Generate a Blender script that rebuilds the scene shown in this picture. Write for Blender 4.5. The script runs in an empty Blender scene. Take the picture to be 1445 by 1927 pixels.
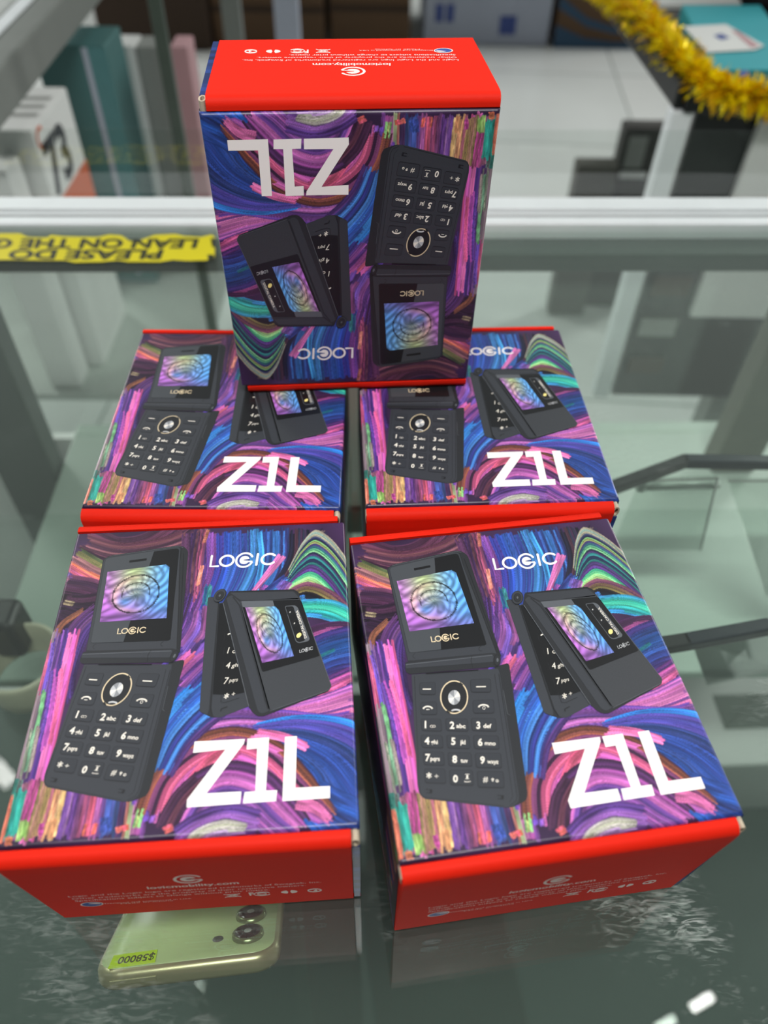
import bpy, bmesh, math, random
import numpy as np
from mathutils import Matrix, Vector
random.seed(7); RNG = np.random.RandomState(11)
scene = bpy.context.scene
col = scene.collection

# ------------------------------------------------------------------ camera
FW, FH = 1445, 1927
FPX, PITCH, ROLL, CH = 1441.8, 0.8411, 0.0156, 0.3263
PX0, PY0 = FW/2 - 11.45, FH/2 + 11.28
BW, BL_, BH = 0.115, 0.1321, 0.0748          # phone carton: width, length, depth
cp, sp = math.cos(PITCH), math.sin(PITCH)
FWD = np.array([0, cp, -sp]); _u = np.array([0, sp, cp]); _r = np.array([1.0, 0, 0])
RT = math.cos(ROLL)*_r + math.sin(ROLL)*_u
UP = -math.sin(ROLL)*_r + math.cos(ROLL)*_u
CAM = np.array([0, 0, CH])
def ray(px, py):
    return FWD + RT*((px-PX0)/FPX) - UP*((py-PY0)/FPX)
def at_z(px, py, z):                # point of the place seen at a photo pixel, on the level z
    d = ray(px, py); return CAM + d*((z-CH)/d[2])
def at_y(px, py, y):                # the same, on the upright plane y
    d = ray(px, py); return CAM + d*(y/d[1])
camd = bpy.data.cameras.new('camera'); cam = bpy.data.objects.new('camera', camd); col.objects.link(cam)
M = Matrix(((RT[0], UP[0], -FWD[0], 0), (RT[1], UP[1], -FWD[1], 0), (RT[2], UP[2], -FWD[2], CH), (0, 0, 0, 1)))
cam.matrix_world = M
camd.sensor_fit = 'HORIZONTAL'; camd.sensor_width = 36.0; camd.lens = FPX/FW*36.0
camd.shift_x = (FW/2-PX0)/FW; camd.shift_y = (PY0-FH/2)/FW
camd.clip_start = 0.01; camd.clip_end = 60
camd.dof.use_dof = True; camd.dof.focus_distance = 0.315; camd.dof.aperture_fstop = 9.0
scene.camera = cam
scene.view_settings.view_transform = 'Standard'
scene.view_settings.look = 'None'
scene.view_settings.exposure = 0.0

# ------------------------------------------------------------------ helpers
def s2l(c):
    c = np.asarray(c, float)
    return np.where(c <= 0.04045, c/12.92, ((c+0.055)/1.055)**2.4)
def hexc(h):
    h = h.lstrip('#'); return np.array([int(h[i:i+2], 16) for i in (0, 2, 4)])/255.0
def lin(h):
    return tuple(float(x) for x in s2l(hexc(h)))
MATS = {}
def mat(name, color='#888888', rough=0.5, metal=0.0, spec=0.5, noise=0.0, nscale=60.0, bump=0.0, attr=None, coat=0.0, emit=None, estr=0.0, bscale=None):
    if name in MATS: return MATS[name]
    m = bpy.data.materials.new(name); m.use_nodes = True; MATS[name] = m
    nt = m.node_tree; b = nt.nodes['Principled BSDF']
    b.inputs['Roughness'].default_value = rough; b.inputs['Metallic'].default_value = metal
    b.inputs['Specular IOR Level'].default_value = spec
    if coat:
        b.inputs['Coat Weight'].default_value = coat; b.inputs['Coat Roughness'].default_value = 0.12
    base = lin(color)+(1,)
    b.inputs['Base Color'].default_value = base
    if attr:
        a = nt.nodes.new('ShaderNodeVertexColor'); a.layer_name = attr
        nt.links.new(a.outputs['Color'], b.inputs['Base Color'])
    tc = nt.nodes.new('ShaderNodeTexCoord')
    nz = nt.nodes.new('ShaderNodeTexNoise'); nz.inputs['Scale'].default_value = nscale; nz.inputs['Detail'].default_value = 4
    nt.links.new(tc.outputs['Object'], nz.inputs['Vector'])
    if not attr:
        mx = nt.nodes.new('ShaderNodeMix'); mx.data_type = 'RGBA'; mx.blend_type = 'MULTIPLY'
        mx.inputs[0].default_value = noise if noise else 0.08
        mx.inputs[6].default_value = base
        nt.links.new(nz.outputs['Fac'], mx.inputs[7])
        br = nt.nodes.new('ShaderNodeMath'); br.operation = 'ADD'; br.inputs[1].default_value = 0.45
        nt.links.new(nz.outputs['Fac'], br.inputs[0]); nt.links.new(br.outputs[0], mx.inputs[7])
        nt.links.new(mx.outputs[2], b.inputs['Base Color'])
    if bump:
        n2 = nz
        if bscale:
            n2 = nt.nodes.new('ShaderNodeTexNoise'); n2.inputs['Scale'].default_value = bscale; n2.inputs['Detail'].default_value = 3
            nt.links.new(tc.outputs['Object'], n2.inputs['Vector'])
        bp = nt.nodes.new('ShaderNodeBump'); bp.inputs['Strength'].default_value = bump; bp.inputs['Distance'].default_value = 0.0004
        nt.links.new(n2.outputs['Fac'], bp.inputs['Height']); nt.links.new(bp.outputs['Normal'], b.inputs['Normal'])
    if emit:
        b.inputs['Emission Color'].default_value = lin(emit)+(1,); b.inputs['Emission Strength'].default_value = estr
    return m
def glass_mat(name, tint=(0.85, 0.92, 0.88), rough=0.0, smear_glare=0.0, ior=1.5, smear_glare_col='#c8d0cc', scratch=False):
    m = bpy.data.materials.new(name); m.use_nodes = True; MATS[name] = m
    nt = m.node_tree; nt.nodes.clear(); N = nt.nodes.new; L = nt.links.new
    out = N('ShaderNodeOutputMaterial'); tr = N('ShaderNodeBsdfTransparent'); tr.inputs[0].default_value = tuple(tint)+(1,)
    gl = N('ShaderNodeBsdfGlossy'); gl.inputs['Roughness'].default_value = rough; gl.inputs[0].default_value = (1, 1, 1, 1)
    fr = N('ShaderNodeFresnel'); fr.inputs[0].default_value = ior
    # the same reflection on both sides of the pane
    geo = N('ShaderNodeNewGeometry'); iv = N('ShaderNodeMath'); iv.operation = 'DIVIDE'; iv.inputs[0].default_value = 1.0
    mr = N('ShaderNodeMix'); mr.data_type = 'FLOAT'; mr.inputs[2].default_value = ior; mr.inputs[3].default_value = 1.0/ior
    L(geo.outputs['Backfacing'], mr.inputs[0]); L(mr.outputs[0], fr.inputs[0])
    fm = N('ShaderNodeMath'); fm.operation = 'MINIMUM'; fm.inputs[1].default_value = 0.55
    L(fr.outputs[0], fm.inputs[0])
    mx = N('ShaderNodeMixShader'); L(fm.outputs[0], mx.inputs[0]); L(tr.outputs[0], mx.inputs[1]); L(gl.outputs[0], mx.inputs[2])
    last = mx
    if smear_glare:
        tc = N('ShaderNodeTexCoord')
        n1 = N('ShaderNodeTexNoise'); n1.inputs['Scale'].default_value = 9; n1.inputs['Detail'].default_value = 6; n1.inputs['Roughness'].default_value = 0.65
        L(tc.outputs['Object'], n1.inputs[0])
        n2 = N('ShaderNodeTexNoise'); n2.inputs['Scale'].default_value = 90; n2.inputs['Detail'].default_value = 5; n2.inputs['Distortion'].default_value = 1.5
        mp = N('ShaderNodeMapping'); mp.inputs['Scale'].default_value = (1.0, 4.0, 1.0); mp.inputs['Rotation'].default_value = (0, 0, 0.9)
        L(tc.outputs['Object'], mp.inputs[0]); L(mp.outputs[0], n2.inputs[0])
        r1 = N('ShaderNodeMapRange'); r1.inputs[1].default_value = 0.52; r1.inputs[2].default_value = 0.75; L(n1.outputs['Fac'], r1.inputs[0])
        r2 = N('ShaderNodeMapRange'); r2.inputs[1].default_value = 0.5; r2.inputs[2].default_value = 0.8; L(n2.outputs['Fac'], r2.inputs[0])
        # smears double as painted reflections, heaviest on the front right of the counter
        sx = N('ShaderNodeSeparateXYZ'); L(tc.outputs['Object'], sx.inputs[0])
        rx = N('ShaderNodeMapRange'); rx.inputs[1].default_value = 0.0; rx.inputs[2].default_value = 0.12; rx.inputs[3].default_value = 0.35; L(sx.outputs[0], rx.inputs[0])
        ry = N('ShaderNodeMapRange'); ry.inputs[1].default_value = 0.2; ry.inputs[2].default_value = 0.06; ry.inputs[3].default_value = 0.12; L(sx.outputs[1], ry.inputs[0])
        a = N('ShaderNodeMath'); a.operation = 'MULTIPLY'; L(r1.outputs[0], a.inputs[0]); L(r2.outputs[0], a.inputs[1])
        b = N('ShaderNodeMath'); b.operation = 'MULTIPLY'; L(rx.outputs[0], b.inputs[0]); L(ry.outputs[0], b.inputs[1])
        c = N('ShaderNodeMath'); c.operation = 'MULTIPLY'; L(a.outputs[0], c.inputs[0]); L(b.outputs[0], c.inputs[1])
        d = N('ShaderNodeMath'); d.operation = 'MULTIPLY_ADD'; d.inputs[1].default_value = smear_glare; d.inputs[2].default_value = 0.012; L(c.outputs[0], d.inputs[0])
        df = N('ShaderNodeBsdfDiffuse'); df.inputs[0].default_value = lin(smear_glare_col)+(1,)
        m2 = N('ShaderNodeMixShader'); L(d.outputs[0], m2.inputs[0]); L(mx.outputs[0], m2.inputs[1]); L(df.outputs[0], m2.inputs[2]); last = m2
    L(last.outputs[0], out.inputs[0])
    return m

class MB:
    """collects shapes for ONE mesh"""
    def __init__(s): s.v = []; s.f = []; s.m = []; s.c = []; s.mats = []; s.smooth = []
    def mi(s, m):
        if m not in s.mats: s.mats.append(m)
        return s.mats.index(m)
    def add(s, verts, faces, m, cols=None, smooth=False):
        o = len(s.v); k = s.mi(m)
        s.v += [tuple(float(a) for a in p) for p in verts]
        s.c += (list(cols) if cols is not None else [(1, 1, 1, 1)]*len(verts))
        for f in faces: s.f.append([i+o for i in f]); s.m.append(k); s.smooth.append(smooth)
    def box(s, lo, hi, m, rot=None, bev=0.0, seg=2):
        bm = bmesh.new(); bmesh.ops.create_cube(bm, size=1.0)
        lo, hi = Vector(lo), Vector(hi); c = (lo+hi)/2; d = hi-lo
        for v in bm.verts: v.co = Vector((v.co.x*d.x, v.co.y*d.y, v.co.z*d.z))
        if bev: bmesh.ops.bevel(bm, geom=bm.edges[:], offset=bev, segments=seg, affect='EDGES', profile=0.5)
        for v in bm.verts:
            p = v.co
            if rot is not None: p = rot @ p
            v.co = p + c
        s.bm(bm, m); bm.free()
    def bm(s, bm, m, smooth=False):
        bm.verts.ensure_lookup_table(); bm.verts.index_update()
        s.add([v.co[:] for v in bm.verts], [[v.index for v in f.verts] for f in bm.faces], m, smooth=smooth)
    def tube(s, pts, r, m, seg=10, closed=False, ry=None, smooth=True, caps=True):
        pts = [Vector(p) for p in pts]; n = len(pts); V = []; F = []
        up = Vector((0, 0, 1))
        for i, p in enumerate(pts):
            if closed: t = pts[(i+1) % n]-pts[i-1]
            else: t = pts[min(i+1, n-1)]-pts[max(i-1, 0)]
            t.normalize(); a = t.cross(up)
            if a.length < 1e-4: a = t.cross(Vector((0, 1, 0)))
            a.normalize(); b = a.cross(t)
            rr = r[i] if isinstance(r, (list, tuple)) else r; rb = ry if ry else rr
            for k in range(seg):
                w = 2*math.pi*k/seg; V.append(p+a*rr*math.cos(w)+b*rb*math.sin(w))
        for i in range(n if closed else n-1):
            j = (i+1) % n
            for k in range(seg):
                k2 = (k+1) % seg; F.append([i*seg+k, i*seg+k2, j*seg+k2, j*seg+k])
        if not closed and caps:
            F.append(list(range(seg))[::-1]); F.append([(n-1)*seg+k for k in range(seg)])
        s.add([v[:] for v in V], F, m, smooth=smooth)
    def lathe(s, prof, m, c=(0, 0, 0), seg=24, smooth=True):
        V = []; F = []; n = len(prof)
        for k in range(seg):
            w = 2*math.pi*k/seg
            for r, z in prof: V.append((c[0]+r*math.cos(w), c[1]+r*math.sin(w), c[2]+z))
        for k in range(seg):
            k2 = (k+1) % seg
            for i in range(n-1): F.append([k*n+i, k2*n+i, k2*n+i+1, k*n+i+1])
        s.add(V, F, m, smooth=smooth)
    def prism(s, prof, x0, x1, m, smooth=False, caps=True):       # (y,z) profile drawn out along x
        n = len(prof); V = [(x0, y, z) for y, z in prof]+[(x1, y, z) for y, z in prof]
        F = [[i, (i+1) % n, n+(i+1) % n, n+i] for i in range(n)]
        if caps: F += [list(range(n))[::-1], list(range(n, 2*n))]
        s.add(V, F, m, smooth=smooth)
    def slab(s, poly, z0, z1, m, xf=None):                        # (x,y) outline thickened in z
        n = len(poly); V = [(x, y, z0) for x, y in poly]+[(x, y, z1) for x, y in poly]
        if xf: V = [tuple(xf @ Vector(v)) for v in V]
        F = [list(range(n))[::-1], list(range(n, 2*n))]+[[i, (i+1) % n, n+(i+1) % n, n+i] for i in range(n)]
        s.add(V, F, m)
    def build(s, name, parent=None, **k):
        me = bpy.data.meshes.new(name); me.from_pydata(s.v, [], s.f)
        for m in s.mats: me.materials.append(m)
        me.polygons.foreach_set('material_index', s.m); me.polygons.foreach_set('use_smooth', s.smooth)
        if any(c != (1, 1, 1, 1) for c in s.c):
            a = me.color_attributes.new('print', 'FLOAT_COLOR', 'POINT'); a.data.foreach_set('color', np.array(s.c, np.float32).ravel())
        bm = bmesh.new(); bm.from_mesh(me); bmesh.ops.recalc_face_normals(bm, faces=bm.faces[:]) if k.get('fix') else None
        if k.get('fix'): bm.to_mesh(me)
        bm.free(); me.update()
        o = bpy.data.objects.new(name, me); col.objects.link(o)
        if parent is not None: o.parent = parent
        if k.get('label'): o['label'] = k['label']
        return o
def empty(name, loc=(0, 0, 0), rz=0.0):
    o = bpy.data.objects.new(name, None); o.location = loc; o.rotation_euler = (0, 0, rz); o.empty_display_size = 0.02
    col.objects.link(o); return o
def tag(o, label=None, cat=None, group=None, kind=None):
    if label: o['label'] = label
    if cat: o['category'] = cat
    if group: o['group'] = group
    if kind: o['kind'] = kind
    return o
def copy_tree(o, parent=None):
    c = o.copy(); col.objects.link(c)
    if parent is not None: c.parent = parent
    for ch in list(o.children): copy_tree(ch, c)
    return c

# ------------------------------------------------------------------ lettering
_TC = {}
def text2d(s, bold=0.0, shear=0.0):
    key = (s, bold, shear)
    if key in _TC: return _TC[key]
    cu = bpy.data.curves.new('t', 'FONT'); cu.body = s; cu.size = 1.0; cu.offset = bold; cu.shear = shear; cu.resolution_u = 3
    cu.fill_mode = 'FRONT'
    ob = bpy.data.objects.new('t', cu); col.objects.link(ob)
    dg = bpy.context.evaluated_depsgraph_get(); dg.update(); ev = ob.evaluated_get(dg); me = ev.to_mesh()
    V = np.array([v.co[:2] for v in me.vertices]) if len(me.vertices) else np.zeros((0, 2))
    F = [list(p.vertices) for p in me.polygons]; ev.to_mesh_clear()
    bpy.data.objects.remove(ob); bpy.data.curves.remove(cu)
    if len(V):
        V = V - np.array([V[:, 0].min(), 0]); w = V[:, 0].max()
    else: w = 0.3
    _TC[key] = (V, F, w); return _TC[key]
def add_text(mb, s, m, xf, size=1.0, width=None, bold=0.0, shear=0.0, align='L'):
    """xf maps local (x right, y up) to 3-D; size is the em, width squeezes the line to that length"""
    V, F, w = text2d(s, bold, shear)
    if not len(V): return
    sx = size if width is None else width/w
    x0 = {'L': 0, 'C': -w*sx/2, 'R': -w*sx}[align]
    mb.add([xf(x0+v[0]*sx, v[1]*size) for v in V], F, m)
def ribbon2d(pts, w, closed=False, cap=True):
    """thick line as quads; returns verts2d, faces"""
    P = np.array(pts, float); n = len(P); V = []; F = []
    if not closed and cap:          # round ends
        pass
    for i in range(n):
        a = P[i-1] if (i > 0 or closed) else P[i]; b = P[(i+1) % n] if (i < n-1 or closed) else P[i]
        t = b-a; t = t/(np.linalg.norm(t)+1e-12); nn = np.array([-t[1], t[0]])
        V += [P[i]+nn*w/2, P[i]-nn*w/2]
    for i in range(n if closed else n-1):
        j = (i+1) % n; F.append([2*i, 2*i+1, 2*j+1, 2*j])
    if cap and not closed:
        for e, i, sgn in ((0, 0, 1), (n-1, n-1, -1)):
            t = (P[1]-P[0]) if i == 0 else (P[-2]-P[-1]); t = -t/np.linalg.norm(t); nn = np.array([-t[1], t[0]])
            k = len(V); arc = [P[i]+w/2*(nn*math.cos(x)+t*math.sin(x)) for x in np.linspace(0, math.pi, 7)]
            V += arc; F.append(list(range(k, k+7))[::-1])
    return V, F
def arc2d(cx, cy, rx, ry, a0, a1, n=32):
    return [(cx+rx*math.cos(math.radians(a)), cy+ry*math.sin(math.radians(a))) for a in np.linspace(a0, a1, n)]
def put(mb, VF, m, xf):
    V, F = VF; mb.add([xf(v[0], v[1]) for v in V], F, m)
def logo_word(mb, m, xf, h=1.0, w=0.17):
    """the round-lettered word; cap height h, letters L O (G) I C"""
    put(mb, ribbon2d([(0.08*h, 0.95*h), (0.08*h, 0.08*h), (0.62*h, 0.08*h)], w*h), m, xf)
    put(mb, ribbon2d(arc2d(1.18*h, 0.5*h, 0.47*h, 0.43*h, 0, 348, 32), w*h, closed=True, cap=False), m, xf)
    logo_mark(mb, m, xf, 2.42*h, 0.5*h, 0.62*h, w*0.9/0.62)
    put(mb, ribbon2d([(3.3*h, 0.95*h), (3.3*h, 0.06*h)], w*h), m, xf)
    put(mb, ribbon2d(arc2d(4.12*h, 0.5*h, 0.5*h, 0.43*h, 42, 318, 28), w*h), m, xf)
def logo_mark(mb, m, xf, cx, cy, r, w=0.22):
    put(mb, ribbon2d(arc2d(cx, cy, r*0.93, r*0.93, 28, 338, 40), w*r), m, xf)
    # inner disc with a slot to the right
    P = [(cx+r*0.56*math.cos(math.radians(a)), cy+r*0.56*math.sin(math.radians(a))) for a in np.linspace(14, 346, 30)]
    P = P+[(cx-0.1*r, cy-0.135*r), (cx-0.1*r, cy+0.135*r)]
    # fan from the left side keeps it simple and flat
    c = (cx-0.25*r, cy); n = len(P); mb.add([xf(*c)]+[xf(*q) for q in P], [[0, i+1, i+2] for i in range(n-1)]+[[0, n, 1]], m)
    put(mb, ribbon2d([(cx+0.45*r, cy-0.23*r), (cx+0.92*r, cy-0.23*r)], w*r*0.8, cap=False), m, xf)

# ------------------------------------------------------------------ the printed carton: design coordinates
RFX, RFY, RFT = 0.0552, 0.1532, 0.1547       # where the reference carton lies; its print was measured on it
ZOOMS = {'F': (640, 960, 1.795), 'A': (660, 1000, 4.25), 'B': (700, 1240, 4.516), 'C': (940, 1090, 4.516),
         'D': (900, 980, 4.25), 'E': (980, 1300, 3.36)}
def art(zk, X, Y):                            # -> (x, y) metres on the front panel, origin bottom-left
    ox, oy, k = ZOOMS[zk]
    p = at_z(ox+X/k, oy+Y/k, BH)
    dx, dy = p[0]-RFX, p[1]-RFY; c, s = math.cos(RFT), math.sin(RFT)
    return (c*dx+s*dy+BW/2, -s*dx+c*dy+BL_/2)
RES = 5000.0                                  # raster cells per metre
NXA, NYA = int(BW*RES)+1, int(BL_*RES)+1
img = np.zeros((NYA, NXA, 3)); img[:] = hexc('#33213f')
def smooth_noise(shape, cells):
    g = RNG.rand(cells[0]+2, cells[1]+2); y = np.linspace(0, cells[0], shape[0]); x = np.linspace(0, cells[1], shape[1])
    yi = y.astype(int); xi = x.astype(int); fy = (y-yi)[:, None]; fx = (x-xi)[None, :]
    return (g[yi][:, xi]*(1-fy)*(1-fx)+g[yi+1][:, xi]*fy*(1-fx)+g[yi][:, xi+1]*(1-fy)*fx+g[yi+1][:, xi+1]*fy*fx)
img *= (0.7+0.6*smooth_noise((NYA, NXA), (14, 12)))[..., None]
def catmull(P, step):
    P = np.array(P, float)
    if len(P) == 2: P = np.array([P[0], (P[0]+P[1])/2, P[1]])
    Q = np.vstack([2*P[0]-P[1], P, 2*P[-1]-P[-2]]); out = []; par = []
    for i in range(1, len(Q)-2):
        d = np.linalg.norm(Q[i+1]-Q[i]); n = max(2, int(d/step)); t = np.linspace(0, 1, n, endpoint=False)[:, None]
        a, b, c, e = Q[i-1], Q[i], Q[i+1], Q[i+2]
        out.append(0.5*((2*b)+(-a+c)*t+(2*a-5*b+4*c-e)*t**2+(-a+3*b-3*c+e)*t**3)); par.append(i-1+t[:, 0])
    return np.vstack(out), np.concatenate(par)
def bundle(pts, width, pal, rag=0.12, strip=1.2, zk='F', breaks=0.16, jit=0.28, dark=0.8, shift=False):
    """a sheaf of brush strokes along a path; palette runs from the path's left to its right"""
    P = np.array([art(zk, *p) for p in pts])*RES
    C, par = catmull(P, 0.28); S = len(C)
    W = np.array(width if isinstance(width, (list, tuple)) else [width]*len(pts), float)*RES/1000
    w = np.interp(par, np.arange(len(W)), W)
    T = np.gradient(C, axis=0); T /= np.linalg.norm(T, axis=1)[:, None]+1e-9
    Nn = np.stack([-T[:, 1], T[:, 0]], 1)
    k = np.ones(41)/41
    Nn = np.stack([np.convolve(np.pad(Nn[:, i], 20, 'edge'), k, 'valid') for i in (0, 1)], 1)
    if shift: Nn = np.tile(np.array([0.05, 1.0]), (S, 1))      # strokes repeat down the sheet instead of fanning out
    m = max(4, int(w.max()*2.4)); t = (np.arange(m)+.5)/m
    colr = np.zeros((S, m, 3)); al = np.zeros((S, m), bool)
    pal = [hexc(c) for c in pal]; n = len(pal); wm = w.max()/RES*1000; pos = 0
    while pos < m:
        sw = max(2, int(m/wm*strip*.55*RNG.uniform(.45, 1.8))); e = min(m, pos+sw); tc = (pos+e)/2/m
        def pick():
            q = tc*n-.5+RNG.normal(0, jit); i = int(np.clip(round(q), 0, n-1)); j = int(np.clip(i+RNG.choice([-1, 1]), 0, n-1))
            f = RNG.uniform(0, .3); return (pal[i]*(1-f)+pal[j]*f)*RNG.uniform(.88, 1.12)
        s0 = int(RNG.uniform(0, rag)*S); s1 = S-int(RNG.uniform(0, rag)*S)
        cuts = [s0]+(sorted(RNG.randint(s0, max(s0+1, s1), RNG.randint(1, 3))) if RNG.rand() < breaks else [])+[s1]
        for a, b in zip(cuts[:-1], cuts[1:]):
            c = pick()
            for q in range(pos, e):
                o = int(RNG.normal(0, 5)); aa, bb = max(0, a+(o if a else 0)), min(S, b+o)
                dk = dark if q == pos else RNG.uniform(.82, 1.08)*(.72 if RNG.rand() < .12 else 1)
                colr[aa:bb, q] = c*dk; al[aa:bb, q] = True
        pos = e
    colr *= (0.70+0.44*smooth_noise((S, m), (5, max(3, m//6))))[..., None]*(0.80+0.32*smooth_noise((S, m), (3, max(2, m//22))))[..., None]
    XY = C[:, None, :]+Nn[:, None, :]*((0.5-t)[None, :]*w[:, None])[..., None]
    ix = np.rint(XY[..., 0]).astype(int); iy = np.rint(XY[..., 1]).astype(int)
    ok = al & (ix >= 0) & (ix < NXA) & (iy >= 0) & (iy < NYA)
    img[iy[ok], ix[ok]] = colr[ok]
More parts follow.
